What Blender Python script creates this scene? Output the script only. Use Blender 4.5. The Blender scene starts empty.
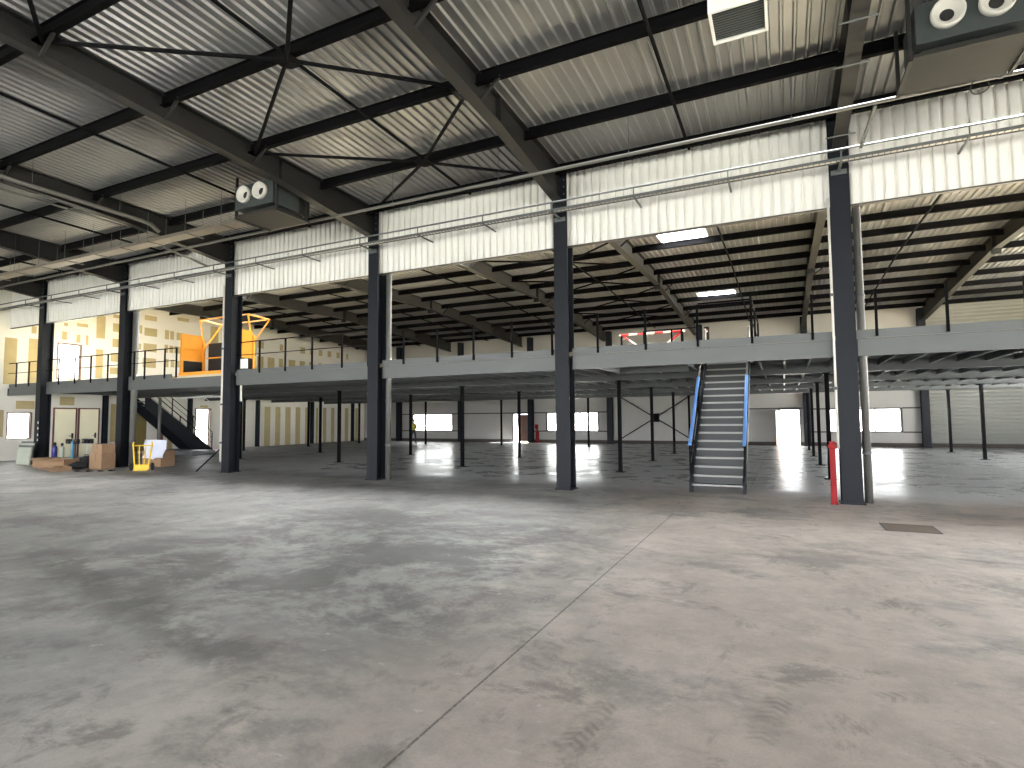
import bpy, bmesh, math, random
from mathutils import Vector, Matrix
random.seed(7)
S = bpy.context.scene
COL = S.collection
PI = math.pi

# ------------------------------------------------------------------ helpers
def lin(c):
    return tuple(((v/255)/12.92 if v/255 <= .04045 else ((v/255+.055)/1.055)**2.4) for v in c)

def mat(name, rgb, rough=.5, metal=0., var=.12, scale=3., bump=0., bscale=40., spec=.5, stretch=(1, 1, 1)):
    m = bpy.data.materials.new(name); m.use_nodes = True
    nt = m.node_tree; N = nt.nodes; L = nt.links
    b = N['Principled BSDF']
    c = lin(rgb)
    b.inputs['Roughness'].default_value = rough
    b.inputs['Metallic'].default_value = metal
    b.inputs['Specular IOR Level'].default_value = spec
    tc = N.new('ShaderNodeTexCoord'); mp = N.new('ShaderNodeMapping'); mp.inputs['Scale'].default_value = stretch
    L.new(tc.outputs['Object'], mp.inputs['Vector'])
    n = N.new('ShaderNodeTexNoise'); n.inputs['Scale'].default_value = scale; n.inputs['Detail'].default_value = 5
    L.new(mp.outputs[0], n.inputs['Vector'])
    r = N.new('ShaderNodeMix'); r.data_type = 'RGBA'
    r.inputs[6].default_value = (*[v*(1-var) for v in c], 1)
    r.inputs[7].default_value = (*[min(1, v*(1+var)) for v in c], 1)
    L.new(n.outputs['Fac'], r.inputs[0]); L.new(r.outputs[2], b.inputs['Base Color'])
    if bump:
        n2 = N.new('ShaderNodeTexNoise'); n2.inputs['Scale'].default_value = bscale
        bp = N.new('ShaderNodeBump'); bp.inputs['Strength'].default_value = bump; bp.inputs['Distance'].default_value = .01
        L.new(mp.outputs[0], n2.inputs['Vector']); L.new(n2.outputs['Fac'], bp.inputs['Height']); L.new(bp.outputs[0], b.inputs['Normal'])
    return m

class MB:
    """collects shapes and links them as ONE mesh object"""
    def __init__(s): s.v = []; s.f = []; s.m = []
    def add(s, vs, fs, mi=0):
        o = len(s.v); s.v += [Vector(p) for p in vs]
        for f in fs: s.f.append([i+o for i in f]); s.m.append(mi)
        return s
    def box(s, x0, x1, y0, y1, z0, z1, mi=0):
        v = [(x, y, z) for z in (z0, z1) for y in (y0, y1) for x in (x0, x1)]
        return s.add(v, [(0, 2, 3, 1), (4, 5, 7, 6), (0, 1, 5, 4), (2, 6, 7, 3), (0, 4, 6, 2), (1, 3, 7, 5)], mi)
    def bar(s, p, q, w, h, up=(0, 0, 1), mi=0):
        p = Vector(p); q = Vector(q); d = (q-p).normalized(); up = Vector(up)
        a = d.cross(up)
        if a.length < 1e-4: a = d.cross(Vector((0, 1, 0)))
        a.normalize(); b = a.cross(d).normalized()
        v = [e+a*(sx*w/2)+b*(sy*h/2) for e in (p, q) for sx, sy in ((-1, -1), (1, -1), (1, 1), (-1, 1))]
        return s.add(v, [(0, 1, 2, 3), (7, 6, 5, 4), (0, 4, 5, 1), (1, 5, 6, 2), (2, 6, 7, 3), (3, 7, 4, 0)], mi)
    def tube(s, pts, r, n=10, mi=0, caps=True):
        pts = [Vector(p) for p in pts]; o = len(s.v); prev = None
        for i, p in enumerate(pts):
            d = ((pts[min(i+1, len(pts)-1)]-pts[max(i-1, 0)])).normalized()
            if prev is None:
                a = d.cross(Vector((0, 0, 1)))
                if a.length < 1e-3: a = d.cross(Vector((0, 1, 0)))
            else: a = prev-d*prev.dot(d)
            a.normalize(); prev = a; b = d.cross(a)
            rr = r[i] if isinstance(r, (list, tuple)) else r
            for k in range(n):
                t = 2*PI*k/n; s.v.append(p+(a*math.cos(t)+b*math.sin(t))*rr)
        for i in range(len(pts)-1):
            for k in range(n):
                k2 = (k+1) % n
                s.f.append([o+i*n+k, o+i*n+k2, o+(i+1)*n+k2, o+(i+1)*n+k]); s.m.append(mi)
        if caps:
            s.f.append([o+k for k in range(n)][::-1]); s.m.append(mi)
            s.f.append([o+(len(pts)-1)*n+k for k in range(n)]); s.m.append(mi)
        return s
    def lathe(s, c, axis, prof, n=28, mi=0):
        """prof: list of (r, h) along axis from c"""
        c = Vector(c); d = Vector(axis).normalized(); a = d.orthogonal().normalized(); b = d.cross(a); o = len(s.v)
        for r, h in prof:
            for k in range(n):
                t = 2*PI*k/n; s.v.append(c+d*h+(a*math.cos(t)+b*math.sin(t))*r)
        for i in range(len(prof)-1):
            for k in range(n):
                k2 = (k+1) % n
                s.f.append([o+i*n+k, o+i*n+k2, o+(i+1)*n+k2, o+(i+1)*n+k]); s.m.append(mi)
        return s
    def prism(s, poly, axis, a, b, mi=0):
        n = len(poly)
        def P(u, v, t): return {'x': (t, u, v), 'y': (u, t, v), 'z': (u, v, t)}[axis]
        vs = [P(u, v, a) for u, v in poly]+[P(u, v, b) for u, v in poly]
        fs = [list(range(n))[::-1], list(range(n, 2*n))]+[[i, (i+1) % n, n+(i+1) % n, n+i] for i in range(n)]
        return s.add(vs, fs, mi)
    def build(s, name, mats, parent=None, smooth=False, bevel=0, loc=None):
        me = bpy.data.meshes.new(name)
        off = Vector(parent['_o']) if parent is not None else Vector(loc or (0, 0, 0))
        me.from_pydata([v-off for v in s.v], [], s.f)
        if not isinstance(mats, (list, tuple)): mats = [mats]
        for m in mats: me.materials.append(m)
        for p, mi in zip(me.polygons, s.m): p.material_index = mi; p.use_smooth = smooth
        bm = bmesh.new(); bm.from_mesh(me); bmesh.ops.recalc_face_normals(bm, faces=bm.faces); bm.to_mesh(me); bm.free()
        o = bpy.data.objects.new(name, me); COL.objects.link(o)
        if parent is not None:
            o.parent = parent; o['_o'] = parent['_o']
        else:
            o.location = off; o['_o'] = list(off)
        if bevel:
            md = o.modifiers.new('bevel', 'BEVEL'); md.width = bevel; md.segments = 2; md.limit_method = 'ANGLE'
        return o

def tag(o, label, cat, group=None, kind='thing'):
    o['label'] = label; o['category'] = cat; o['kind'] = kind
    if group: o['group'] = group
    return o
def thing(name, label, cat, loc=(0, 0, 0), group=None):
    o = bpy.data.objects.new(name, None); COL.objects.link(o); o.location = loc; o['_o'] = list(loc)
    o.empty_display_size = .2
    return tag(o, label, cat, group)
def struct(o, label=None):
    o['kind'] = 'structure'
    if label: o['label'] = label
    return o
def copy_thing(root, loc, label, rotz=None):
    r = root.copy(); COL.objects.link(r); r.location = loc; r['label'] = label; r['_o'] = list(loc)
    if rotz is not None: r.rotation_euler[2] = rotz
    for ch in root.children:
        c = ch.copy(); COL.objects.link(c); c.parent = r
        for g in ch.children:
            d = g.copy(); COL.objects.link(d); d.parent = c
    return r
ORD = ['first', 'second', 'third', 'fourth', 'fifth', 'sixth', 'seventh', 'eighth', 'ninth', 'tenth', 'eleventh', 'twelfth', 'thirteenth', 'fourteenth']

# ------------------------------------------------------------------ key dimensions (metres)
YC = 13.04                                   # front face of the column row
CX = [-28.93, -23.07, -17.02, -10.79, -4.90, 1.17]      # column centres, left to right
RX = CX+[7.0]                                # frame lines at the back
XL, XR, YB = -31.9, 13.6, 37.55              # left wall, right wall, rear wall
YF = -15.0                                    # the open loading side behind the viewer
def zr(y):                                   # underside of the roof sheet: valley at the column row
    if y < 13.2: return 7.97+.024*(13.2-y)
    if y < 25.3: return 7.97+.015*(y-13.2)
    return 8.15-.032*(y-25.3)

# ------------------------------------------------------------------ materials
M = {}
M['anthracite'] = mat('anthracite_paint', (27, 30, 36), .5, 0, .15, 2, .03, 60, spec=.14)
M['rafter'] = mat('rafter_paint', (36, 36, 36), .55, 0, .15, 2, spec=.2)
M['rafterlit'] = mat('rafter_paint_lit', (54, 53, 50), .6, 0, .15, 2, spec=.15)  # rafter paint lightened: bounce light over the mezzanine put into the colour
M['darkwire'] = mat('dark_steel', (15, 15, 17), .8, 0, .1, spec=.06)
M['purlin'] = mat('purlin_paint', (12, 12, 14), .8, 0, .1, spec=.06)
M['galv'] = mat('galvanised_steel', (92, 95, 96), .55, .2, .2, 6, .03, 30, spec=.3)
M['galvlight'] = mat('galvanised_beam', (86, 89, 89), .55, .12, .14, 2.5, .02, 30, stretch=(.4, 1, 1))
M['deckbeam'] = mat('deck_beam_zinc', (70, 73, 74), .5, .2, .14, 2.5)
M['palepipe'] = mat('pale_plastic_pipe', (214, 211, 203), .4, 0, .06, 3)
M['pipe'] = mat('zinc_pipe', (98, 97, 94), .55, .15, .12, 3, spec=.3)
M['clad'] = mat('white_lacquered_sheet', (230, 229, 225), .45, 0, .04, 1.5)
M['roof'] = mat('roof_sheet', (132, 133, 133), .36, .2, .1, .7)
M['board'] = mat('plasterboard', (224, 221, 211), .85, 0, .06, .8)
M['joint'] = mat('joint_compound', (180, 164, 120), .9, 0, .14, 3)
M['panel'] = mat('rear_wall_panel', (158, 156, 152), .6, 0, .05, .6)
M['plinth'] = mat('dark_plinth', (62, 56, 52), .8, 0, .2)
M['trim'] = mat('dark_trim', (58, 55, 54), .55, 0, .12)
M['deck'] = mat('deck_soffit', (80, 80, 80), .7, 0, .15, 1)
M['decktop'] = mat('deck_boards', (200, 186, 156), .7, 0, .15, 1)
M['orange'] = mat('orange_paint', (238, 160, 48), .42, 0, .1, 4)
M['red'] = mat('red_paint', (132, 15, 21), .5, 0, .08, spec=.2)
M['nozzle'] = mat('nozzle_white', (196, 194, 188), .5, 0, .04)
M['white'] = mat('white_paint', (232, 232, 230), .45, 0, .04)
M['blue'] = mat('blue_film', (98, 146, 214), .4, 0, .1)
M['grey'] = mat('grey_tread', (120, 124, 126), .5, .3, .15)
M['treadedge'] = mat('tread_nosing', (126, 127, 125), .5, .2, .1)
M['cardboard'] = mat('cardboard', (146, 118, 92), .9, 0, .15, 5)
M['yellow'] = mat('yellow_paint', (236, 196, 38), .4, 0, .08)
M['rubber'] = mat('black_rubber', (24, 24, 26), .7, 0, .1)
M['blackbag'] = mat('black_fabric', (26, 28, 34), .8, 0, .2)
M['bluepaint'] = mat('blue_paint', (48, 122, 160), .4, 0, .1)
M['bluegas'] = mat('blue_bottle', (40, 44, 130), .35, 0, .1)
M['plastic'] = mat('white_plastic_sheet', (214, 218, 238), .4, 0, .06, 8)
M['cream'] = mat('cream_door', (250, 245, 214), .5, 0, .03, 1)
M['brown'] = mat('brown_frame', (112, 78, 62), .6, 0, .15)
M['hvac'] = mat('hvac_casing', (56, 61, 62), .6, .05, .1, spec=.2)
M['hvacdark'] = mat('hvac_underside', (42, 42, 41), .7, 0, .14, spec=.15)
M['black'] = mat('black_void', (14, 14, 14), .8, 0, .1)
M['tray'] = mat('dusty_tray', (104, 98, 90), .55, .3, .16, 3)
M['palegreen'] = mat('pale_insulation_board', (172, 178, 166), .7, 0, .12, 3)
M['olive'] = mat('olive_board', (118, 106, 62), .9, 0, .14, 2)
M['rust'] = mat('brown_cover', (112, 100, 88), .7, .2, .2, 6)
M['hivis'] = mat('olive_vest', (150, 146, 48), .7, 0, .1)
M['skin'] = mat('skin', (190, 140, 112), .6, 0, .06)
M['cloth'] = mat('dark_workwear', (44, 50, 60), .85, 0, .15)
M['hair'] = mat('dark_hair', (40, 30, 24), .7, 0, .15)
M['strip'] = mat('tread_plate', (84, 88, 92), .5, .3, .15)
M['riser'] = mat('riser_plate', (40, 43, 45), .55, .1, .15)

def glass_mat():
    m = bpy.data.materials.new('window_glass'); m.use_nodes = True
    nt = m.node_tree; N = nt.nodes; L = nt.links
    for n in list(N): N.remove(n)
    o = N.new('ShaderNodeOutputMaterial'); mx = N.new('ShaderNodeMixShader'); t = N.new('ShaderNodeBsdfTransparent')
    g = N.new('ShaderNodeBsdfGlossy'); f = N.new('ShaderNodeFresnel')
    nz = N.new('ShaderNodeTexNoise'); nz.inputs['Scale'].default_value = 2
    mc = N.new('ShaderNodeMix'); mc.data_type = 'RGBA'; mc.inputs[6].default_value = (.97, .98, .95, 1); mc.inputs[7].default_value = (1, 1, 1, 1)
    L.new(nz.outputs[0], mc.inputs[0]); L.new(mc.outputs[2], t.inputs[0])
    g.inputs['Roughness'].default_value = .05; f.inputs[0].default_value = 1.45
    L.new(f.outputs[0], mx.inputs[0]); L.new(t.outputs[0], mx.inputs[1]); L.new(g.outputs[0], mx.inputs[2]); L.new(mx.outputs[0], o.inputs[0])
    return m
M['glass'] = glass_mat()

def sky_panel_mat():                         # milky polycarbonate: lets daylight through, scatters it
    m = bpy.data.materials.new('milky_polycarbonate'); m.use_nodes = True
    nt = m.node_tree; N = nt.nodes; L = nt.links
    for n in list(N): N.remove(n)
    o = N.new('ShaderNodeOutputMaterial'); mx = N.new('ShaderNodeMixShader'); t = N.new('ShaderNodeBsdfTransparent')
    d = N.new('ShaderNodeBsdfTranslucent'); nz = N.new('ShaderNodeTexNoise'); nz.inputs['Scale'].default_value = 4
    mc = N.new('ShaderNodeMix'); mc.data_type = 'RGBA'; mc.inputs[6].default_value = (.86, .88, .88, 1); mc.inputs[7].default_value = (.95, .95, .95, 1)
    L.new(nz.outputs[0], mc.inputs[0]); L.new(mc.outputs[2], d.inputs[0]); t.inputs[0].default_value = (.9, .92, .92, 1)
    mx.inputs[0].default_value = .5
    L.new(t.outputs[0], mx.inputs[1]); L.new(d.outputs[0], mx.inputs[2]); L.new(mx.outputs[0], o.inputs[0])
    return m
M['poly'] = sky_panel_mat()

def stripe_mat():
    m = mat('red_white_stripe', (206, 40, 44), .45)
    nt = m.node_tree; N = nt.nodes; L = nt.links; b = N['Principled BSDF']
    tc = N.new('ShaderNodeTexCoord'); sx = N.new('ShaderNodeSeparateXYZ'); L.new(tc.outputs['Object'], sx.inputs[0])
    a = N.new('ShaderNodeMath'); a.operation = 'MULTIPLY'; a.inputs[1].default_value = 1/.56; L.new(sx.outputs[0], a.inputs[0])
    f = N.new('ShaderNodeMath'); f.operation = 'FRACT'; L.new(a.outputs[0], f.inputs[0])
    g = N.new('ShaderNodeMath'); g.operation = 'GREATER_THAN'; g.inputs[1].default_value = .5; L.new(f.outputs[0], g.inputs[0])
    mx = N.new('ShaderNodeMix'); mx.data_type = 'RGBA'; mx.inputs[6].default_value = (*lin((206, 40, 44)), 1); mx.inputs[7].default_value = (*lin((232, 228, 220)), 1)
    L.new(g.outputs[0], mx.inputs[0]); L.new(mx.outputs[2], b.inputs['Base Color'])
    return m
M['stripe'] = stripe_mat()

def floor_mat():
    m = bpy.data.materials.new('power_floated_concrete'); m.use_nodes = True
    nt = m.node_tree; N = nt.nodes; L = nt.links; b = N['Principled BSDF']
    geo = N.new('ShaderNodeNewGeometry'); sep = N.new('ShaderNodeSeparateXYZ'); L.new(geo.outputs['Position'], sep.inputs[0])
    def math_(op, a, c=None, clamp=False):
        n = N.new('ShaderNodeMath'); n.operation = op; n.use_clamp = clamp
        for i, v in enumerate((a, c)):
            if v is None: continue
            if isinstance(v, (int, float)): n.inputs[i].default_value = v
            else: L.new(v, n.inputs[i])
        return n.outputs[0]
    def noise(scale, detail=6, rough=.55, stretch=(1, 1, 1), rot=0, dist=0., off=(0, 0, 0)):
        mp = N.new('ShaderNodeMapping'); mp.inputs['Scale'].default_value = stretch; mp.inputs['Rotation'].default_value = (0, 0, rot); mp.inputs['Location'].default_value = off
        L.new(geo.outputs['Position'], mp.inputs[0])
        n = N.new('ShaderNodeTexNoise'); n.inputs['Scale'].default_value = scale; n.inputs['Detail'].default_value = detail; n.inputs['Roughness'].default_value = rough; n.inputs['Distortion'].default_value = dist
        L.new(mp.outputs[0], n.inputs['Vector']); return n.outputs['Fac']
    def ramp(f, lo, hi, a=0., c=1.):
        n = N.new('ShaderNodeMapRange'); n.inputs[1].default_value = lo; n.inputs[2].default_value = hi; n.inputs[3].default_value = a; n.inputs[4].default_value = c
        n.interpolation_type = 'SMOOTHSTEP'; L.new(f, n.inputs[0]); return n.outputs[0]
    def mix(f, a, c, mode='MIX'):
        n = N.new('ShaderNodeMix'); n.data_type = 'RGBA'; n.blend_type = mode
        for i, v in ((0, f), (6, a), (7, c)):
            if isinstance(v, (int, float)): n.inputs[i].default_value = v
            elif isinstance(v, tuple): n.inputs[i].default_value = (*v, 1)
            else: L.new(v, n.inputs[i])
        return n.outputs[2]
    X, Y = sep.outputs[0], sep.outputs[1]
    # warm beige right of the joint, cooler grey to its left, with a wandering border
    side = ramp(math_('ADD', X, math_('MULTIPLY', math_('SUBTRACT', noise(.35, 5, .6, dist=.6), .5), 5.)), -4.6, -1.2)
    col = mix(side, lin((158, 158, 157)), lin((182, 172, 164)))
    cloud = noise(.5, 8, .62, dist=.8)
    col = mix(ramp(cloud, .42, .68), col, mix(side, lin((186, 186, 183)), lin((200, 191, 183))))
    # dusty dark patches and sweeping dirt
    m1 = ramp(noise(2.4, 12, .78, off=(4, 1, 0)), .42, .60)
    col = mix(math_('MULTIPLY', m1, .3), col, lin((120, 118, 116)))
    d1 = ramp(noise(.42, 12, .72, (1, 1.2, 1), .5, .3, (3.1, 7.7, 0)), .50, .62)
    zone = math_('MULTIPLY', ramp(X, -11.0, -6.5), ramp(X, -1.4, -3.2))
    zone = math_('MULTIPLY', zone, math_('MULTIPLY', ramp(Y, 3.0, 4.2), ramp(Y, 10.5, 7.5)))
    d1z = math_('MULTIPLY', ramp(noise(.62, 12, .76, (1, 1.25, 1), .4, .3), .42, .56), zone)
    col = mix(math_('MULTIPLY', math_('MAXIMUM', math_('MULTIPLY', d1, .6), math_('MULTIPLY', d1z, 1.)), .9, True), col, lin((98, 98, 98)))
    d2 = ramp(noise(1.1, 12, .78, (.7, 1.3, 1), .75, .3, (9, 2, 0)), .53, .64)
    col = mix(math_('MULTIPLY', d2, .62), col, lin((108, 103, 99)))
    d3 = ramp(noise(1.6, 10, .74, (1.5, .6, 1), -.5, .3, (1, 5, 0)), .57, .66)
    col = mix(math_('MULTIPLY', d3, .5), col, lin((112, 106, 102)))
    line = math_('ABSOLUTE', math_('SUBTRACT', Y, math_('ADD', math_('MULTIPLY', X, -.22), 2.19)))
    sw = math_('MULTIPLY', math_('MULTIPLY', ramp(line, .42, .1), math_('MULTIPLY', ramp(X, -10.5, -8.5), ramp(X, -2.9, -3.9))), ramp(noise(1.8, 10, .75, off=(7, 3, 0)), .38, .56))
    col = mix(math_('MULTIPLY', sw, .8), col, lin((98, 98, 97)))
    # pale scuffs
    sc = math_('MULTIPLY', ramp(noise(4.5, 8, .75, (1, 1.8, 1), .3, .3), .60, .68), ramp(noise(.5, 3, .5, off=(5, 5, 0)), .48, .58))
    col = mix(math_('MULTIPLY', sc, .65), col, lin((206, 205, 200)))
    fine = noise(60, 3, .6)
    col = mix(ramp(fine, .3, .7, 0., .14), col, lin((120, 118, 114)))
    # tyre prints: (x, y, heading, length, width, bend)
    for (cx, cy, ang, ln, wd, bend) in [(-3.24, 2.75, .35, .45, .18, .8), (-.13, 3.7, .15, .75, .2, 0.), (-1.07, 3.2, .1, .8, .2, 0.), (.78, 6.29, .7, .8, .2, .2),
                                        (1.09, 6.1, -.5, .7, .2, .7), (1.3, 5.4, .6, .45, .14, .2), (-2.5, 4.8, 1.0, 1.4, .2, .5), (-6.3, 7.2, .7, 1.6, .22, .25), (.6, 4.3, 1.15, .5, .18, 0.)]:
        dx = math_('SUBTRACT', X, cx); dy = math_('SUBTRACT', Y, cy)
        u = math_('ADD', math_('MULTIPLY', dx, math.sin(ang)), math_('MULTIPLY', dy, math.cos(ang)))
        v = math_('SUBTRACT', math_('MULTIPLY', dx, math.cos(ang)), math_('MULTIPLY', dy, math.sin(ang)))
        v = math_('ADD', v, math_('MULTIPLY', math_('MULTIPLY', u, u), bend))
        box = math_('MULTIPLY', ramp(math_('ABSOLUTE', u), ln/2, ln/2-.18), ramp(math_('ABSOLUTE', v), wd/2, wd/2-.04))
        st = ramp(math_('SINE', math_('ADD', math_('MULTIPLY', u, 95.), math_('MULTIPLY', math_('ABSOLUTE', v), 60.))), -.3, .5)
        k = math_('MULTIPLY', math_('MULTIPLY', box, math_('ADD', math_('MULTIPLY', st, .6), .3)), ramp(noise(4, 3), .35, .6))
        col = mix(math_('MULTIPLY', k, .55), col, lin((104, 98, 92)))
    # sawn joint
    j = math_('MULTIPLY', math_('LESS_THAN', math_('ABSOLUTE', math_('ADD', X, 1.87)), .009), math_('MULTIPLY', math_('LESS_THAN', Y, 10.6), math_('GREATER_THAN', Y, .5)))
    col = mix(math_('MULTIPLY', math_('MULTIPLY', j, .75), ramp(noise(30, 3), .3, .6, .5, 1.)), col, lin((62, 58, 54)))
    # cleaner hardened finish beneath the mezzanine; its colour also lightened for missing light
    under = ramp(math_('ADD', Y, math_('MULTIPLY', math_('SUBTRACT', noise(.8, 4), .5), 2.5)), 13.3, 15.4)
    under = math_('MULTIPLY', under, ramp(math_('ADD', X, math_('MULTIPLY', noise(.6, 4, off=(3, 3, 0)), 5.)), -20.5, -13.))
    col = mix(math_('MULTIPLY', under, .92), col, lin((206, 209, 210)))
    jx = math_('LESS_THAN', math_('ABSOLUTE', math_('SUBTRACT', math_('PINGPONG', math_('ADD', X, 40.), 2.45), 0.)), .012)
    jy = math_('LESS_THAN', math_('ABSOLUTE', math_('SUBTRACT', math_('PINGPONG', math_('ADD', Y, .3), 2.48), 0.)), .012)
    jj = math_('MULTIPLY', math_('MAXIMUM', jx, jy), under)
    col = mix(math_('MULTIPLY', jj, .5), col, lin((80, 80, 78)))
    L.new(col, b.inputs['Base Color'])
    rgh = math_('ADD', ramp(noise(1.2, 6, .6), .3, .7, .5, .66), 0.)
    rgh2 = ramp(noise(.9, 7, .65, (1, 1, 1), 0, .5, (2, 2, 0)), .35, .68, .25, .36)
    mr = N.new('ShaderNodeMix'); mr.data_type = 'FLOAT'; L.new(under, mr.inputs[0]); L.new(rgh, mr.inputs[2]); L.new(rgh2, mr.inputs[3])
    L.new(mr.outputs[0], b.inputs['Roughness'])
    b.inputs['Specular IOR Level'].default_value = .5
    bp = N.new('ShaderNodeBump'); bp.inputs['Strength'].default_value = .2; bp.inputs['Distance'].default_value = .012
    h = math_('ADD', math_('MULTIPLY', noise(1.3, 3, .5), 1.4), math_('MULTIPLY', fine, .06))
    L.new(h, bp.inputs['Height']); L.new(bp.outputs[0], b.inputs['Normal'])
    return m
M['floor'] = floor_mat()

def ribbed_mat():
    m = mat('ribbed_panel', (118, 119, 114), .6, 0, .06, .6)
    nt = m.node_tree; N = nt.nodes; L = nt.links; b = N['Principled BSDF']
    tc = N.new('ShaderNodeTexCoord'); w = N.new('ShaderNodeTexWave'); w.bands_direction = 'Z'; w.inputs['Scale'].default_value = 1.6
    L.new(tc.outputs['Object'], w.inputs[0])
    bp = N.new('ShaderNodeBump'); bp.inputs['Strength'].default_value = .6; bp.inputs['Distance'].default_value = .03
    L.new(w.outputs['Fac'], bp.inputs['Height']); L.new(bp.outputs[0], b.inputs['Normal'])
    return m
M['ribbed'] = ribbed_mat()
M['bounce'] = mat('pale_bounce_ground', (222, 219, 210), .9, 0, .1, .6)
M['ground'] = mat('outdoor_paving', (112, 112, 106), .9, 0, .15, .3)

# ------------------------------------------------------------------ the shell
struct(MB().box(XL-.2, XR+.2, YF-.2, YB+.15, -.2, 0).build('floor', M['floor']))
struct(MB().box(-160, 120, -120, 12.5, -.45, -.22).build('ground_asphalt', M['ground']))
struct(MB().box(-160, 120, 12.5, 160, -.45, -.21).build('ground_bounce', M['bounce']))  # pale ground added outside to bounce sunlight in through the openings

def wall_cells(mb, axis, pos, thick, a0, a1, z0, z1, holes, mi=0):
    us = sorted({a0, a1, *[h[0] for h in holes], *[h[1] for h in holes]})
    zs = sorted({z0, z1, *[h[2] for h in holes], *[h[3] for h in holes]})
    for i in range(len(us)-1):
        for k in range(len(zs)-1):
            cu, cz = (us[i]+us[i+1])/2, (zs[k]+zs[k+1])/2
            if any(h[0] < cu < h[1] and h[2] < cz < h[3] for h in holes): continue
            if axis == 'y': mb.box(us[i], us[i+1], pos, pos+thick, zs[k], zs[k+1], mi)
            else: mb.box(pos-thick, pos, us[i], us[i+1], zs[k], zs[k+1], mi)

# rear wall
W1, W2, W3 = (-26.9, -23.25, .88, 2.08), (-15.25, -11.55, .88, 2.08), (2.35, 5.8, .88, 2.1)
D1, D2 = (-.25, .8, .0, 2.12), (-17.95, -16.8, .0, 2.05)
mb = MB(); wall_cells(mb, 'y', YB, .15, XL-.15, 7.0, 0, 8.0, [W1, W2, W3, D1, D2])
struct(mb.build('wall_rear', M['panel']))
mb = MB(); mb.box(7.0, XR+.15, YB, YB+.15, 0, 8.0); struct(mb.build('wall_rear_ribbed', M['ribbed']))
mb = MB()
for a, c in ((XL+.02, D2[0]-.1), (D2[1]+.1, D1[0]-.2), (D1[1]+.02, XR)): mb.box(a, c, YB-.03, YB-.001, 0, .22)
struct(mb.build('baseboard_rear', M['plinth']))

def window(n, w, mullions, label):
    x0, x1, z0, z1 = w; y = YB
    f = MB()
    f.box(x0-.1, x0, y-.05, y+.12, z0-.08, z1+.08); f.box(x1, x1+.1, y-.05, y+.12, z0-.08, z1+.08)
    f.box(x0, x1, y-.05, y+.12, z1, z1+.08); f.box(x0, x1, y-.05, y+.12, z0-.08, z0)
    o = f.build('window_%d' % n, M['trim']); struct(o, label)
    for mx_ in mullions: MB().box(mx_-.03, mx_+.03, y-.02, y+.06, z0, z1).build('mullion', M['trim'], o)
    MB().box(x0, x1, y+.02, y+.028, z0, z1).build('pane', M['glass'], o)
window(1, W1, (-25.7, -24.5), 'wide bright strip window at the far left of the rear wall')
window(2, W2, (-14.0, -12.8), 'wide bright strip window behind the fifth column')
window(3, W3, (3.45, 4.6), 'wide bright strip window right of the sixth column')

# rear doors
f = MB(); x0, x1, z1 = D1[0], D1[1], D1[3]
f.box(x0-.06, x0, YB-.04, YB+.12, 0, z1+.06); f.box(x1, x1+.06, YB-.04, YB+.12, 0, z1+.06); f.box(x0, x1, YB-.04, YB+.12, z1, z1+.06)
d = struct(f.build('door_1', M['trim']), 'open doorway full of daylight right of the stair')
lf = MB(); lf.bar((x0-.02, YB-.09, 1.06), (x0-.22, YB-1.0, 1.06), .05, 2.06); MB().box(x0+.005, x0+.05, YB+.01, YB+.06, 0, z1).box(x0+.15, x0+.18, YB+.01, YB+.06, 0, z1).build('side_panel', M['cream'], d)
for k in range(7): MB().box(x0+.051, x0+.149, YB+.02, YB+.05, .1+.3*k, .14+.3*k).build('side_bar', M['cream'], d)
leaf = lf.build('door_leaf', M['brown'], d)
MB().tube([(x0-.18, YB-.9, 1.02), (x0-.1, YB-.92, 1.02)], .012).build('handle', M['galv'], leaf)
f = MB(); x0, x1, z1 = D2[0], D2[1], D2[3]
f.box(x0-.09, x0, YB-.05, YB+.12, 0, z1+.08); f.box(x1, x1+.09, YB-.05, YB+.12, 0, z1+.08); f.box(x0, x1, YB-.05, YB+.12, z1, z1+.08)
d = struct(f.build('door_2', M['trim']), 'dark glazed double door in the rear wall, one leaf ajar')
MB().box(x0+.42, x1-.12, YB+.03, YB+.07, .05, z1-.02).build('door_leaf', M['brown'], d)
MB().box(x0+.42, x1-.02, YB+.0, YB+.025, 1.0, 1.06).build('push_bar', M['galv'], d)
MB().box(x1-.12, x1-.02, YB+.03, YB+.07, .05, z1-.02).build('door_stile', M['galv'], d)
# rear wall rails
n = 1
for (a, c, z) in ((-28, -22.4, 2.14), (-28, -22.4, .82), (-22.2, -16.6, 2.14), (-16.3, -10.7, 2.14), (-16.3, -10.7, .82), (-4.5, 1.0, 2.2), (1.3, 6.8, 2.16), (1.3, 6.8, .82)):
    segs = [(a, c)]
    if z == 2.2: z = 2.22
    for w in (W1, W2, W3):
        if a < w[0] < c: segs = [(a, w[0]-.1), (w[1]+.1, c)]
    b_ = MB()
    for s0, s1 in segs: b_.box(s0, s1, YB-.06, YB-.001, z-.04, z+.04)
    struct(b_.build('trim_%d' % n, M['trim'])); n += 1

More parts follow.
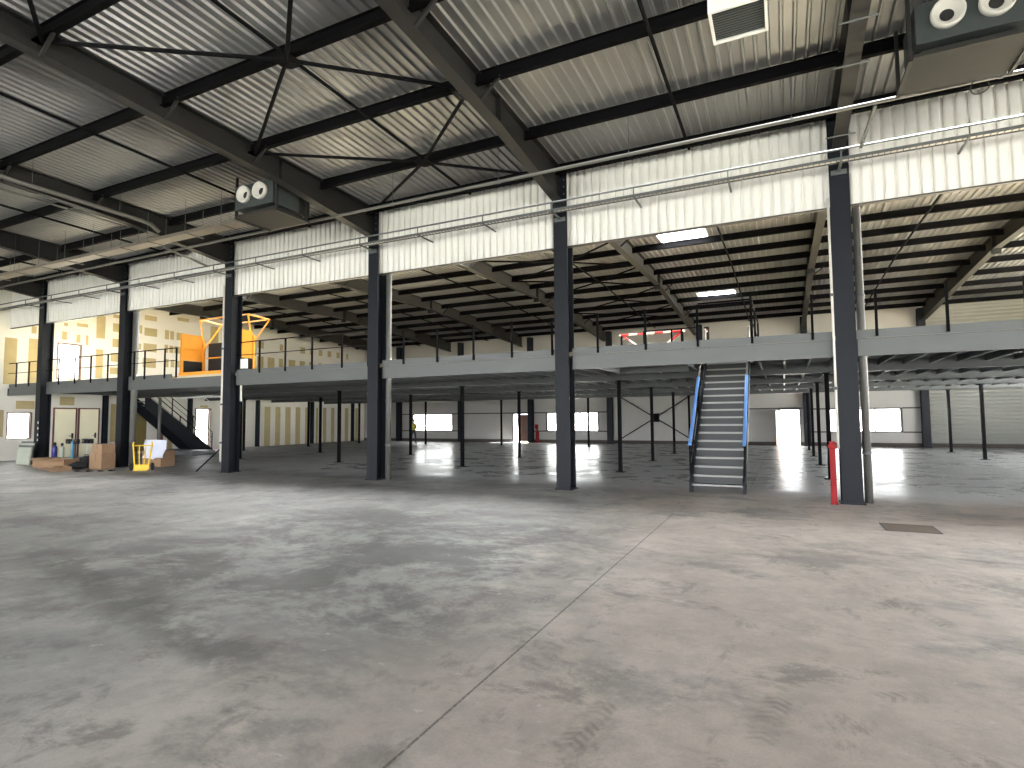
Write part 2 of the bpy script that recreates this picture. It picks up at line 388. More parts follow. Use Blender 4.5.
# left wall: plasterboard with bare jointing patches and its openings
KS = XL/-31.3
def ws(h): return (h[0]*KS, h[1]*KS, max(0, 1.747+(h[2]-1.747)*KS) if h[2] > .05 else h[2], 1.747+(h[3]-1.747)*KS)
LW, UW, LD = ws((13.02, 13.86, 1.04, 2.15)), ws((14.86, 15.8, 3.85, 5.5)), ws((22.0, 22.88, 0, 2.42))
holes = [LW, UW, LD]
mb = MB(); wall_cells(mb, 'x', XL, .18, YF-.2, YB+.15, 0, 8.3, holes)
patches = [(12.78, 13.24, 3.45, 5.55), (13.67, 14.1, 3.45, 5.62), (14.3, 14.66, 3.45, 5.55), (13.75, 13.95, 5.85, 6.2), (14.98, 15.2, 5.72, 6.12), (15.6, 15.78, 5.65, 6.05), (16.02, 16.14, 5.55, 6.06),
    (15.05, 15.22, 6.4, 6.55), (15.6, 16.1, 6.45, 6.62), (16.48, 16.9, 5.98, 7.15), (16.5, 16.84, 3.95, 5.42), (17.26, 17.66, 6.42, 6.86), (17.26, 17.66, 5.62, 6.05), (17.2, 17.62, 4.85, 5.3), (17.18, 17.6, 4.2, 4.55), (17.26, 17.68, 7.15, 7.35),
    (14.4, 14.6, 6.02, 6.12), (18.86, 19.53, 7.28, 7.55), (18.45, 18.75, 6.5, 6.95), (18.87, 19.56, 6.42, 6.86), (18.5, 18.72, 5.62, 5.95), (18.84, 19.56, 5.55, 6.0), (18.82, 19.54, 4.68, 5.2),
    (20.0, 20.24, 6.36, 6.88), (20.3, 20.52, 6.38, 6.86), (20.68, 21.0, 6.4, 6.82), (20.0, 20.2, 5.6, 6.05), (20.28, 20.5, 5.62, 6.03), (20.58, 20.95, 5.62, 6.02), (20.0, 20.25, 4.78, 5.25), (20.38, 20.6, 4.8, 5.22), (20.65, 20.9, 4.82, 5.2),
    (20.7, 21.4, 7.52, 7.72), (22.8, 23.35, 6.4, 7.5), (22.8, 23.3, 4.2, 5.2)]
for (y0, y1) in ((26.2, 26.72), (27.05, 27.62), (28.0, 28.35), (28.85, 29.45), (29.85, 30.35), (30.75, 31.08), (31.65, 32.05), (32.55, 32.98), (33.5, 33.95), (34.6, 34.85), (35.45, 35.75)):
    patches.append((y0, y1, 5.05, 6.0))
    if int(y0*10) % 3: patches.append((y0+.05, y1, 6.55, 7.0)); patches.append((y0, y1-.05, 3.7, 4.35))
for (y0, y1) in ((24.9, 25.4), (26.88, 27.36), (27.78, 28.2), (28.64, 29.1), (29.55, 29.98), (30.45, 30.75), (31.5, 31.7), (32.2, 32.55), (33.05, 33.4), (34.55, 34.95), (35.75, 36.1)):
    patches.append((y0, y1, .0, 2.66))
patches += [(13.29, 14.0, 2.35, 2.72), (12.7, 12.86, 1.1, 2.3), (15.0, 15.62, 2.55, 2.95), (17.3, 17.62, .7, 2.65), (22.25, 22.75, 2.52, 2.66)]
for pt in patches:
    y0, y1, z0, z1 = ws(pt); mb.box(XL, XL+.004, y0, y1, z0, z1, 1)
mb.box(XL, XL+.006, 18.75, 19.5, .1, 2.3, 2); mb.box(XL, XL+.006, 20.1, 20.45, .1, 1.6, 3); mb.box(XL, XL+.005, 20.7, 21.0, .1, 1.5, 1)
struct(mb.build('wall_left', [M['board'], M['joint'], M['olive'], M['brown']]))

def side_window(n, w, label, bars=0, frame=.05, mf='brown'):
    y0, y1, z0, z1 = w
    f = MB(); f.box(XL-.12, XL+.03, y0-frame, y0, z0-frame, z1+frame); f.box(XL-.12, XL+.03, y1, y1+frame, z0-frame, z1+frame)
    f.box(XL-.12, XL+.03, y0, y1, z1, z1+frame); f.box(XL-.12, XL+.03, y0, y1, z0-frame, z0)
    o = struct(f.build('window_%d' % n, M[mf]), label)
    MB().box(XL-.06, XL-.052, y0, y1, z0, z1).build('pane', M['glass'], o)
    if bars:
        s_ = MB()
        for k in range(bars): s_.box(XL-.045, XL-.02, y0, y1, z1-.06-k*.11, z1-.025-k*.11)
        s_.build('blind', M['white'], o)
side_window(4, LW, 'small bright window low in the left wall beside the first column')
side_window(5, UW, 'tall bright window with blind above the left mezzanine walkway', 8)
for k, (y0, y1) in enumerate(((14.8*KS, 15.68*KS), (15.86*KS, 16.7*KS))):
    f = MB(); f.box(XL+.005, XL+.06, y0-.06, y0, 0, 2.44); f.box(XL+.005, XL+.06, y1, y1+.06, 0, 2.44); f.box(XL+.005, XL+.06, y0, y1, 2.38, 2.44)
    o = struct(f.build('door_%d' % (k+3), M['brown']), ('cream door leaf in the left wall nearest the first column', 'cream door leaf with black handle in the left wall')[k])
    MB().box(XL+.006, XL+.045, y0, y1, .01, 2.38).build('door_leaf', M['cream'], o, bevel=.004)
    MB().tube([(XL+.06, y1-.12, 1.05), (XL+.1, y1-.12, 1.05), (XL+.1, y1-.26, 1.05)], .014).box(XL+.046, XL+.06, y1-.16, y1-.08, .92, 1.18).build('handle', M['rubber'], o)
f = MB(); y0, y1, z1 = LD[0], LD[1], LD[3]
f.box(XL-.18, XL+.05, y0-.07, y0, 0, z1+.07); f.box(XL-.18, XL+.05, y1, y1+.07, 0, z1+.07); f.box(XL-.18, XL+.05, y0, y1, z1, z1+.07)
o = struct(f.build('door_5', M['brown']), 'open bright doorway in the left wall beyond the dark staircase')
RH = [(14.5, 24.0, .05, 2.8), (25.5, 31.0, .05, 2.8), (14.5, 24.0, 3.9, 6.6), (25.5, 31.0, 3.9, 6.6), (-9.0, -3.0, .0, 4.8), (0.5, 5.5, 0., 4.8), (9.5, 11.5, 1.2, 3.0)]  # openings invented in the unseen right wall to let daylight in
mb = MB()
us = sorted({YF-.2, YB+.15, *[h[0] for h in RH], *[h[1] for h in RH]}); zs = sorted({0, 8.6, *[h[2] for h in RH], *[h[3] for h in RH]})
for a, c in zip(us[:-1], us[1:]):
    for e, g_ in zip(zs[:-1], zs[1:]):
        if not any(h[0] < (a+c)/2 < h[1] and h[2] < (e+g_)/2 < h[3] for h in RH): mb.box(XR, XR+.2, a, c, e, g_)
struct(mb.build('wall_right', M['panel']))
struct(MB().box(XL-.2, XR+.2, YF-.2, YF, 6.0, 8.8).build('wall_light_stop', M['panel']))  # unseen upper wall added to cut the daylight from behind the viewer
struct(MB().box(XR+.2, XR+5.2, -11, 9.0, 5.0, 5.12).build('sun_blocker', M['galv']))  # unseen slab added to keep the sun out of the hall openings
# dark wind posts standing on the left wall
for k, y in enumerate((17.3, 21.95, 26.75, 31.6, 36.0)):
    b_ = MB().box(XL+.01, XL+.03, y-.1, y+.1, 0, 3.1).box(XL+.2, XL+.22, y-.1, y+.1, 0, 3.1).box(XL+.03, XL+.2, y-.01, y+.01, 0, 3.1)
    tag(b_.build('wind_post', M['anthracite'], loc=(XL+.1, y, 0)), 'dark steel post against the left wall, %s from the hall' % ORD[k], 'post', 'posts on the left wall')

# ------------------------------------------------------------------ roof sheet with skylights
PITCH = .2
SKY = [(-3.85, -2.2, 19.65, 20.85), (-3.72, -2.1, 29.8, 31.2)]                       # the two in view
ADDED_SKY = [(-26.4, -23.6, 16.9, 18.4), (-22.4, -17.6, 15.5, 18.4), (-10.2, -5.6, 15.5, 18.4), (4.6, 6.6, 15.5, 18.4), (7.8, 12.6, 15.5, 18.4)]  # unseen skylights added to light the mezzanine top and rear roof
HOLES = [tuple(round(v/PITCH)*PITCH if i < 2 else v for i, v in enumerate(h)) for h in SKY+ADDED_SKY]
def roof():
    mb = MB(); D = .045
    nx0, nx1 = math.floor((XL-.2)/PITCH), math.ceil((XR+.2)/PITCH)
    base = [YF, 13.2, 25.3, YB+.15]
    for i in range(nx0, nx1):
        x = i*PITCH; cx = x+PITCH/2
        hs = [h for h in HOLES if h[0] < cx < h[1]]
        ys = sorted({*base, *[h[2] for h in hs], *[h[3] for h in hs]})
        prof = [(x, D), (x+.128, D), (x+.150, 0), (x+.178, 0), (x+PITCH, D)]
        for a, c in zip(ys[:-1], ys[1:]):
            if any(h[2] < (a+c)/2 < h[3] for h in hs): continue
            vs = [(px, yy, zr(yy)+dz) for yy in (a, c) for px, dz in prof]
            n_ = len(prof)
            mb.add(vs, [(k, k+1, n_+k+1, n_+k) for k in range(n_-1)])
    return mb.build('ceiling', M['roof'])
ceil_ = struct(roof(), 'corrugated metal roof deck')
for k, h in enumerate(HOLES):  # the later ones are the openings added for light
    f = MB(); z = lambda y: zr(y)
    x0, x1, y0, y1 = h
    for (a, c) in (((x0, y0), (x1, y0)), ((x0, y1), (x1, y1)), ((x0, y0), (x0, y1)), ((x1, y0), (x1, y1))):
        f.bar((a[0], a[1], z(a[1])+.1), (c[0], c[1], z(c[1])+.1), .05, .12)
    o = struct(f.build('window_%d' % (k+6), M['white']))
    if k < 2: o['label'] = ('larger bright roof skylight nearest the white cladding', 'smaller bright roof skylight towards the rear wall')[k]
    MB().add([(x0, y0, z(y0)+.16), (x1, y0, z(y0)+.16), (x1, y1, z(y1)+.16), (x0, y1, z(y1)+.16)], [(0, 1, 2, 3)]).build('pane', M['poly'], o)

# ------------------------------------------------------------------ columns
def column():
    o = thing('steel_column', '', 'column', (0, 0, 0), 'row of tall columns along the mezzanine edge')
    w, d = .36, .42; h = 7.9
    MB().box(-w/2, w/2, 0, .028, .02, h).box(-w/2, w/2, d-.028, d, .02, h).box(-.012, .012, .028, d-.028, .02, h).build('shaft', M['anthracite'], o)
    MB().box(-.22, .22, -.03, d+.03, 0, .02).build('base_plate', M['anthracite'], o)
    for z in (6.98, 7.16, 7.34, 7.52, 7.7, 7.84):
        MB().lathe((.12, -.045, z), (0, 1, 0), [(0, 0), (.018, 0), (.018, .022)], 8).build('bolt', M['galv'], o)
    MB().box(-.19, .19, -.022, -.001, 6.9, 7.9).build('end_plate', M['anthracite'], o)
    return o
c0 = column()
lab = ['first tall dark steel column from the left, beside pale boards', 'second tall dark column from the left, beside the yellow hand truck',
       'third tall dark column from the left, in front of the orange gate', 'fourth tall dark column from the left, galvanised pipe at its right',
       'fifth tall dark column from the left, left of the stair', 'sixth and rightmost tall dark column, red post at its foot']
for i, x in enumerate(CX):
    if i == 0: c0.location = (x, YC, 0); c0['label'] = lab[0]
    else: copy_thing(c0, (x, YC, 0), lab[i])
# small white tags stuck on the first column
for z in (1.72, 1.48, 1.2, .98):
    t = MB().box(.09, .15, -.006, -.001, z-.045, z+.05).build('sticker', M['white'], None); t.parent = c0; t['label'] = 'small white sticker'

# rear wall columns
rc = thing('rear_column', '', 'column', (0, 0, 0), 'columns along the rear wall')
MB().box(-.18, .18, -.36, -.34, .012, 7.6).box(-.18, .18, -.02, 0, .012, 7.6).box(-.012, .012, -.34, -.02, .012, 7.6).build('shaft', M['anthracite'], rc)
MB().box(-.22, .22, -.38, .0, 0, .012).build('base_plate', M['anthracite'], rc)
RC = [-28.1, -22.3, -16.45, -10.6, -4.7, 1.2, 6.9]
for i, x in enumerate(RC):
    l_ = 'dark steel column against the rear wall, %s from the left' % ORD[i]
    if i == 0: rc.location = (x, YB-.07, 0); rc['label'] = l_
    else: copy_thing(rc, (x, YB-.07, 0), l_)

# ------------------------------------------------------------------ rafters
def rafter_mesh(stations, w=.24):
    mb = MB(); tf, tw = .02, .012
    for (ya, za, ba), (yb, zb, bb) in zip(stations[:-1], stations[1:]):
        def slab(hw, zt0, zt1, zb0, zb1):
            mb.add([(-hw, ya, zb0), (hw, ya, zb0), (hw, ya, zt0), (-hw, ya, zt0), (-hw, yb, zb1), (hw, yb, zb1), (hw, yb, zt1), (-hw, yb, zt1)],
                   [(0, 1, 2, 3), (7, 6, 5, 4), (0, 4, 5, 1), (1, 5, 6, 2), (2, 6, 7, 3), (3, 7, 4, 0)])
        slab(w/2, za, zb, za-tf, zb-tf); slab(w/2, ba+tf, bb+tf, ba, bb); slab(tw/2, za-tf, zb-tf, ba+tf, bb+tf)
    return mb
def zt(y): return zr(y)-.012
near_st = [(YF, zt(YF), zt(YF)-.42), (4.5, zt(4.5), zt(4.5)-.44), (9.6, zt(9.6), zt(9.6)-.56), (13.01, zt(13.01), zt(13.01)-.86)]
rear_st = [(13.47, zt(13.47), zt(13.47)-.86), (16.6, zt(16.6), zt(16.6)-.56), (25.3, zt(25.3), zt(25.3)-.5), (31, zt(31), zt(31)-.66), (37.1, zt(37.1), zt(37.1)-.84)]
NEARP = [-5.6, -3.55, -1.5, .55, 2.6, 4.65, 6.7, 8.75, 10.9, 12.75]
REARP = [14.65, 16.65, 18.58, 20.6, 22.5, 24.45, 26.4, 28.35, 30.35, 32.35, 34.35, 36.4]
def fly(y, side, n_):                         # short stay from the rafter's bottom flange up to a purlin
    zz = zt(y)
    dep = .5
    return MB().bar((side*.1, y, zz-dep), (side*.52, y, zz-.17), .05, .05)
rn = thing('roof_rafter', '', 'beam', (0, 0, 0), 'rafters over the hall')
rafter_mesh(near_st).build('girder', M['rafter'], rn)
for y, sd in ((8.75, 1), (6.7, 1), (4.65, 1), (8.75, -1), (.55, 1)): fly(y, sd, 0).build('stay', M['rafter'], rn)
MB().box(-.012+.013, .11, 9.55, 9.57, zt(9.6)-.54, zt(9.6)-.02).box(-.11, -.007, 9.55, 9.57, zt(9.6)-.54, zt(9.6)-.02).build('stiffener', M['rafter'], rn)
for i, x in enumerate(CX):
    l_ = 'dark roof rafter over the hall meeting the %s tall column from the left' % ORD[i]
    if i == 0: rn.location = (x, 0, 0); rn['label'] = l_
    else: copy_thing(rn, (x, 0, 0), l_)
rr = thing('roof_rafter', '', 'beam', (0, 0, 0), 'rafters over the mezzanine')
rafter_mesh(rear_st).build('girder', M['rafterlit'], rr)
MB().box(-.13, .13, 25.24, 25.36, zt(25.3)-.68, zt(25.3)-.01).build('splice_plate', M['rafter'], rr)
for y, sd in ((18.58, 1), (26.4, 1), (32.35, 1)): fly(y, sd, 0).build('stay', M['rafter'], rr)
for i, x in enumerate(RX):
    l_ = 'dark roof rafter over the mezzanine behind the %s tall column from the left' % ORD[i] if i < 6 else 'dark roof rafter over the mezzanine at the far right of the picture'
    if i == 0: rr.location = (x, 0, 0); rr['label'] = l_
    else: copy_thing(rr, (x, 0, 0), l_)

# purlins run the full length of the building
def purlin(y):
    z = zr(y)-.008; mb = MB()
    mb.box(XL+.02, XR-.02, y-.006, y+.006, z-.22, z); mb.box(XL+.02, XR-.02, y-.055, y+.055, z-.22, z-.208); mb.box(XL+.02, XR-.02, y-.055, y+.055, z-.012, z)
    return mb.build('roof_purlin', M['purlin'], loc=(0, y, z))
hallp = NEARP[::-1]
for i, y in enumerate(hallp[:6]):
    tag(purlin(y), 'thin dark roof purlin over the hall, %s in front of the white cladding' % ORD[i], 'purlin', 'purlins over the hall')
for y in (0.55,): tag(purlin(y), 'thin dark roof purlin over the hall, seventh in front of the white cladding', 'purlin', 'purlins over the hall')
for i, y in enumerate(REARP):
    tag(purlin(y), 'thin dark roof purlin over the mezzanine, %s behind the white cladding' % ORD[i], 'purlin', 'purlins over the mezzanine')
# sag rods mid-bay
bays = [(CX[i], CX[i+1]) for i in range(5)]+[(CX[5], 7.0)]
bn = ['between first and second columns', 'between second and third columns', 'between third and fourth columns', 'between fourth and fifth columns', 'between fifth and sixth columns', 'right of the sixth column']
for i, (a, c) in enumerate(bays):
    x = (a+c)/2+(.28, .4, .85, .5, .15, .0)[i]
    tag(MB().tube([(x, y, zr(y)-.25) for y in (YF+1, 6, 12.8)], .033, 8).build('sag_rod', M['darkwire'], loc=(x, 9, 7.8)), 'thin dark rod under the hall roof in the bay '+bn[i], 'rod', 'sag rods under the roof')
    tag(MB().tube([(x, y, zr(y)-.25) for y in (14.4, 25.3, 36.8)], .033, 8).build('sag_rod', M['darkwire'], loc=(x, 20, 7.8)), 'thin dark rod under the mezzanine roof in the bay '+bn[i], 'rod', 'sag rods under the roof')
# crossed roof bracing in the fourth bay
def xbrace(y0, y1, label):
    x0, x1 = CX[3]+.14, CX[4]-.14; ym = (y0+y1)/2; xm = (x0+x1)/2+.42
    z = lambda y: zr(y)-.2
    o = thing('cross_brace', label, 'brace', (xm, ym, z(ym)), 'crossed roof bracing')
    for (xa, ya) in ((x0, y0), (x0, y1), (x1, y0), (x1, y1)):
        MB().tube([(xa, ya, z(ya)-.06), (xm, ym, z(ym)-.06)], .036, 8).build('brace_rod', M['darkwire'], o)
        MB().box(xa-.12, xa+.12, ya-.1, ya+.1, z(ya)-.07, z(ya)-.05).build('end_plate', M['darkwire'], o)
    MB().prism([(xm-.2, ym-.1), (xm-.1, ym-.2), (xm+.1, ym-.2), (xm+.2, ym-.1), (xm+.2, ym+.1), (xm+.1, ym+.2), (xm-.1, ym+.2), (xm-.2, ym+.1)], 'z', z(ym)-.085, z(ym)-.07).build('gusset_plate', M['darkwire'], o)
xbrace(.55, 4.65, 'dark crossed roof bracing over the hall, topmost in the photo')
xbrace(4.65, 8.75, 'large dark crossed roof bracing left of the fifth rafter, over the hall')
xbrace(8.75, 12.75, 'dark crossed roof bracing next to the cladding between fourth and fifth columns')
for i, (a, c) in enumerate(((14.65, 18.58), (18.58, 22.5), (22.5, 26.4), (26.4, 30.35), (30.35, 34.35))):
    xbrace(a, c, 'dark crossed roof bracing over the mezzanine, %s behind the cladding' % ORD[i])

# ------------------------------------------------------------------ hanging white cladding
def cladding(x0, x1, label):
    mb = MB(); y = YC+.16; x = x0; zb = 6.06
    n_ = max(1, round((x1-x0)/PITCH)); p = (x1-x0)/n_
    prof = []
    for k in range(n_):
        a = x0+k*p; prof += [(a, .016), (a+p*.14, .003), (a+p*.26, 0), (a+p*.54, 0), (a+p*.62, .003), (a+p*.72, .018), (a+p*.755, .082), (a+p*.97, .082)]
    prof.append((x1, .016))
    top = zr(y)-.015
    n2 = len(prof)
    vs = [(px, y+dy, zb) for px, dy in prof]+[(px, y+dy, top) for px, dy in prof]
    mb.add(vs, [(k, k+1, n2+k+1, n2+k) for k in range(n2-1)])
    o = thing('cladding_panel', label, 'cladding', ((x0+x1)/2, y, zb), 'white corrugated cladding hung between the columns')
    mb.build('sheet', M['clad'], o)
    MB().box(x0, x1, y-.012, y+.085, zb-.03, zb).build('bottom_trim', M['trim'], o)
    MB().box(x0, x1, y+.09, y+.13, zb+.15, zb+.27).build('sheeting_rail', M['galv'], o)
g = .02
ed = [XL+.02]+CX+[XR-.02]
cl = ['white corrugated cladding left of the first column', 'white corrugated cladding between the first and second columns', 'white corrugated cladding between the second and third columns',
      'white corrugated cladding between the third and fourth columns', 'white corrugated cladding between the fourth and fifth columns', 'white corrugated cladding between the fifth and sixth columns', 'white corrugated cladding right of the sixth column']
for i in range(7): cladding(ed[i]+(.02 if i else 0), ed[i+1]-.02, cl[i])

# ------------------------------------------------------------------ mezzanine
STAIR = (-2.2, -.72, 13.42, 17.55)
mb = MB()
for (a, c, y0, y1) in ((XL+.01, STAIR[0], 13.36, YB-.01), (STAIR[1], XR-.01, 13.36, YB-.01), (STAIR[0], STAIR[1], STAIR[3], YB-.01)):
    mb.box(a, c, y0, y1, 3.27, 3.3, 0); mb.box(a, c, y0, y1, 3.3, 3.4, 1)
mz = struct(mb.build('mezzanine_floor', [M['deck'], M['decktop']]), 'galvanised mezzanine deck')
jx = XL+.3; k = 0
while jx < XR-.2:
    y0 = 13.36
    if STAIR[0]-.05 < jx < STAIR[1]+.05: y0 = STAIR[3]+.1
    j_ = MB().box(jx-.003, jx+.003, y0, YB-.05, 3.11, 3.269).box(jx-.003, jx+.05, y0, YB-.05, 3.11, 3.116)
    j_.build('joist', M['deckbeam'], mz); jx += .575
# primary beams along each prop row, set under the joists' top
PX = [1.1+5.9*j for j in range(-5, 3)]; PROW = [YC+4.962*(k+1) for k in range(4)]
rown = ['front row', 'second row', 'third row', 'rear row']
for r, y in enumerate(PROW):
    b_ = MB().box(XL+.02, XR-.02, y-.07, y+.07, 2.955, 2.965).box(XL+.02, XR-.02, y-.004, y+.004, 2.965, 3.245).box(XL+.02, XR-.02, y-.07, y+.07, 3.245, 3.255)
    tag(b_.build('deck_beam', M['deckbeam'], loc=(0, y, 2.95)), 'long grey galvanised beam under the mezzanine, over the %s of props' % rown[r], 'beam', 'beams under the mezzanine')
# trimmer frame left of the stair
b_ = MB().box(-4.1, -2.22, 15.28, 15.34, 2.95, 3.255).box(-4.1, -4.04, 13.4, 15.28, 2.95, 3.255)
tag(b_.build('trimmer_beam', M['galvlight'], loc=(-3, 15.3, 3)), 'short bright galvanised beam frame under the mezzanine left of the stair', 'beam')
# edge beams between the columns
for i in range(7):
    a = ed[i]+(.2 if i else 0); c = ed[i+1]-(.2 if i < 6 else 0)
    o = thing('edge_beam', ['grey galvanised mezzanine edge beam left of the first column', 'grey galvanised mezzanine edge beam between first and second columns', 'grey galvanised mezzanine edge beam between second and third columns',
        'grey galvanised mezzanine edge beam between third and fourth columns', 'grey galvanised mezzanine edge beam between fourth and fifth columns', 'grey galvanised mezzanine edge beam above the stair between fifth and sixth columns', 'grey galvanised mezzanine edge beam right of the sixth column'][i], 'beam', ((a+c)/2, 13.25, 2.95), 'mezzanine edge beams')
    MB().box(a, c, 13.24, 13.246, 2.95, 3.29).box(a, c, 13.246, 13.33, 2.95, 2.958).box(a, c, 13.246, 13.33, 3.282, 3.29).build('channel', M['galvlight'], o)
    kc = [(a, c)] if i != 2 else [(a, -20.25)]
    for k0, k1 in kc: MB().box(k0, k1, 13.243, 13.248, 3.305, 3.475).build('kick_plate', M['galvlight'], o)
    MB().box(a, c, 13.255, 13.262, 3.291, 3.304).build('shade_line', M['trim'], o)  # dark strip standing in for the shade in the gap
    for e_ in (a, c-.012): MB().box(e_, e_+.012, 13.2, 13.236, 2.95, 3.29).build('end_cleat', M['anthracite'], o)
# slim props
pr = thing('mezzanine_prop', '', 'post', (0, 0, 0), 'slim props under the mezzanine')
MB().box(-.055, .055, -.055, .055, .012, 2.93).build('shaft', M['darkwire'], pr, bevel=.006)
MB().box(-.15, .15, -.15, .15, 0, .012).build('base_plate', M['darkwire'], pr)
MB().box(-.1, .1, -.1, .1, 2.93, 2.952).build('head_plate', M['darkwire'], pr)
first = True
for r, y in enumerate(PROW):
    js = [(j, x) for j, x in enumerate(PX) if not (r == 0 and j >= 6) and not (r == 1 and j >= 6) and not (r >= 2 and j >= 7)]
    for q, (j, x) in enumerate(js):
        if r == 0 and j == 0: continue
        l_ = 'slim dark mezzanine prop on a small plate, %s from the left in the %s' % (ORD[q], rown[r])
        if first: pr.location = (x, y, 0); pr['label'] = l_; first = False
        else: copy_thing(pr, (x, y, 0), l_)
# the one galvanised prop at the far left
o = thing('mezzanine_prop', 'shiny galvanised prop under the left end of the mezzanine, behind the white sheet', 'post', (PX[0], PROW[0], 0))
MB().tube([(PX[0], PROW[0], .012), (PX[0], PROW[0], 2.93)], .07, 16).build('shaft', M['pipe'], o, smooth=True)
MB().box(PX[0]-.15, PX[0]+.15, PROW[0]-.15, PROW[0]+.15, 0, .012).build('base_plate', M['galv'], o)

# guard rails of the mezzanine edge
GP = [2.87-1.163*k for k in range(-8, 30)]
GY = 13.215
def gpost(parent, x, z1, y=GY): return MB().box(x-.022, x+.022, y-.022, y+.022, 3.33, z1).build('post', M['darkwire'], parent)
def rail_bay(x0, x1, xs, label, zt_=4.42):
    o = thing('guardrail', label, 'railing', ((x0+x1)/2, GY, 3.33), 'dark guardrails along the mezzanine edge')
    for x in xs: gpost(o, x, zt_-.015)
    MB().box(x0, x1, GY-.02, GY+.02, zt_-.015, zt_+.015).build('top_rail', M['darkwire'], o)
    MB().tube([(x0, GY-.03, 3.96), (x1, GY-.03, 3.96)], .013, 8).build('mid_rail', M['darkwire'], o)
rail_bay(XL+.05, CX[0]-.25, (-31.2, -30.13, -29.2), 'dark guardrail on the mezzanine edge left of the first column')
rail_bay(CX[0]+.25, CX[1]-.25, (-27.73, -26.53, -25.38, -24.21), 'dark guardrail on the mezzanine edge between first and second columns')
rail_bay(CX[1]+.25, -19.95, (-22.5, -21.84, -20.64, -19.97), 'dark guardrail on the mezzanine edge left of the orange gate')
rail_bay(CX[2]+.25, CX[3]-.25, (-15.67, -14.49, -13.33, -12.11, -11.1), 'dark guardrail on the mezzanine edge right of the orange gate', 4.4)
gpx = [-9.81, -8.66, -7.5, -6.35, -5.22, -4.03, -2.87, -1.7, -.57, .59, 1.72, 2.87, 4.03]
gl = ['lone dark guard post on the mezzanine edge, %s right of the fourth column' % w for w in ORD[:5]]+['lone dark guard post on the mezzanine edge, %s right of the fifth column' % w for w in ORD[:5]]+['lone dark guard post on the mezzanine edge, %s right of the sixth column' % w for w in ORD[:3]]
gl[7] = 'dark guard post left of the stair opening, joined to its neighbour by a rail'
gl[8] = 'dark guard post right of the stair opening on the mezzanine edge'
gl[9] = 'lone dark guard post on the mezzanine edge just left of the sixth column'
first = None
for x, l_ in zip(gpx, gl):
    if first is None:
        first = thing('guard_post', l_, 'post', (x, GY, 3.3), 'lone guard posts on the mezzanine edge')
        MB().box(x-.024, x+.024, GY-.022, GY+.022, 3.33, 4.28).build('shaft', M['darkwire'], first)
        MB().box(x-.03, x+.03, GY+.0225, GY+.0275, 3.32, 3.44).build('fixing_plate', M['galvlight'], first)
    else: copy_thing(first, (x, GY, 3.3), l_)
tag(MB().tube([(-1.68, GY+.01, 4.3), (-.59, GY+.01, 4.3)], .02, 8).build('guard_bar', M['darkwire'], loc=(-1.1, GY, 4.3)), 'thin dark bar across the top of the stair opening', 'rail')
# railing round the stair opening, behind the edge
o = thing('guardrail', 'dark railing round the stair opening, set back on the mezzanine', 'railing', (-2.5, 17.7, 3.4))
for x, y in ((-3.9, 17.75), (-3.05, 17.75), (-2.75, 17.75), (-2.3, 17.75), (-.6, 17.75), (-.6, 15.6), (-.6, 13.7)): MB().box(x-.025, x+.025, y-.025, y+.025, 3.4, 4.46).build('post', M['darkwire'], o)
MB().tube([(-3.9, 17.75, 4.46), (-2.3, 17.75, 4.46)], .02, 8).tube([(-.6, 13.7, 4.46), (-.6, 17.75, 4.46)], .02, 8).build('top_rail', M['darkwire'], o)
MB().tube([(-.6, 13.7, 3.95), (-.6, 17.75, 3.95)], .014, 8).build('mid_rail', M['darkwire'], o)

# red and white barrier on the deck
o = thing('barrier', 'red and white striped barrier standing on the mezzanine left of the stair', 'barrier', (-3.7, 18.4, 3.4))
MB().tube([(-4.85, 18.4, 4.48), (-2.75, 18.4, 4.48)], .034, 10).build('bar', M['stripe'], o)
for s in (-1, 1):
    xm = -3.8
    MB().tube([(xm+s*.95, 18.42, 4.46), (xm+s*.2, 18.45, 3.9)], .03, 10).build('brace', M['stripe'], o)
    MB().box(xm+s*.98-.03, xm+s*.98+.03, 18.34, 18.4, 3.4, 4.46).build('leg', M['darkwire'], o)
    MB().box(xm+s*.98-.05, xm+s*.98+.05, 18.1, 18.7, 3.4, 3.43).build('foot', M['darkwire'], o)
o = thing('control_box', 'small black box with red and white label on a post beside the stair opening', 'box', (-2.0, 18.0, 3.4))
MB().box(-2.12, -1.98, 17.98, 18.08, 3.85, 4.5).build('casing', M['black'], o, bevel=.01)
MB().box(-2.08, -2.02, 18.0, 18.06, 3.4, 3.85).build('stand', M['darkwire'], o)
MB().box(-2.1, -2.0, 17.974, 17.979, 4.3, 4.42).build('label_plate', M['red'], o)
MB().box(-2.085, -2.015, 17.970, 17.9735, 4.33, 4.37).build('label_field', M['white'], o)

# ------------------------------------------------------------------ steel stair
o = thing('steel_stair', 'open grey steel stair with blue wrapped handrails rising to the mezzanine', 'stair', (-1.45, 14, 0))
N_ = 17; R_, G_ = .195, .22; Y0 = 13.8
for sx in (-1, 1):
    x = -1.44+sx*.58
    poly = [(Y0-.04, 0), (Y0+.2, 0), (Y0+.2+G_*N_, 3.26), (Y0+G_*N_+.2, 3.4), (Y0+G_*N_-.1, 3.4), (Y0-.04, .26)]
    MB().prism(poly, 'x', x-.03, x+.03).build('stringer', M['anthracite'], o)
for k in range(N_):
    y = Y0+G_*k; z = R_*(k+1)
    t_ = MB().box(-1.99, -.89, y, y+.25, z-.04, z).build('tread', M['strip'], o)
    MB().box(-1.99, -.89, y-.006, y-.001, z-.045, z+.001).build('nosing', M['treadedge'], t_)
    if k < N_: MB().box(-1.99, -.89, y+.235, y+.245, z, z+R_-.041).build('riser', M['riser'], o)
def sl(y): return R_*((y-Y0)/G_+1)
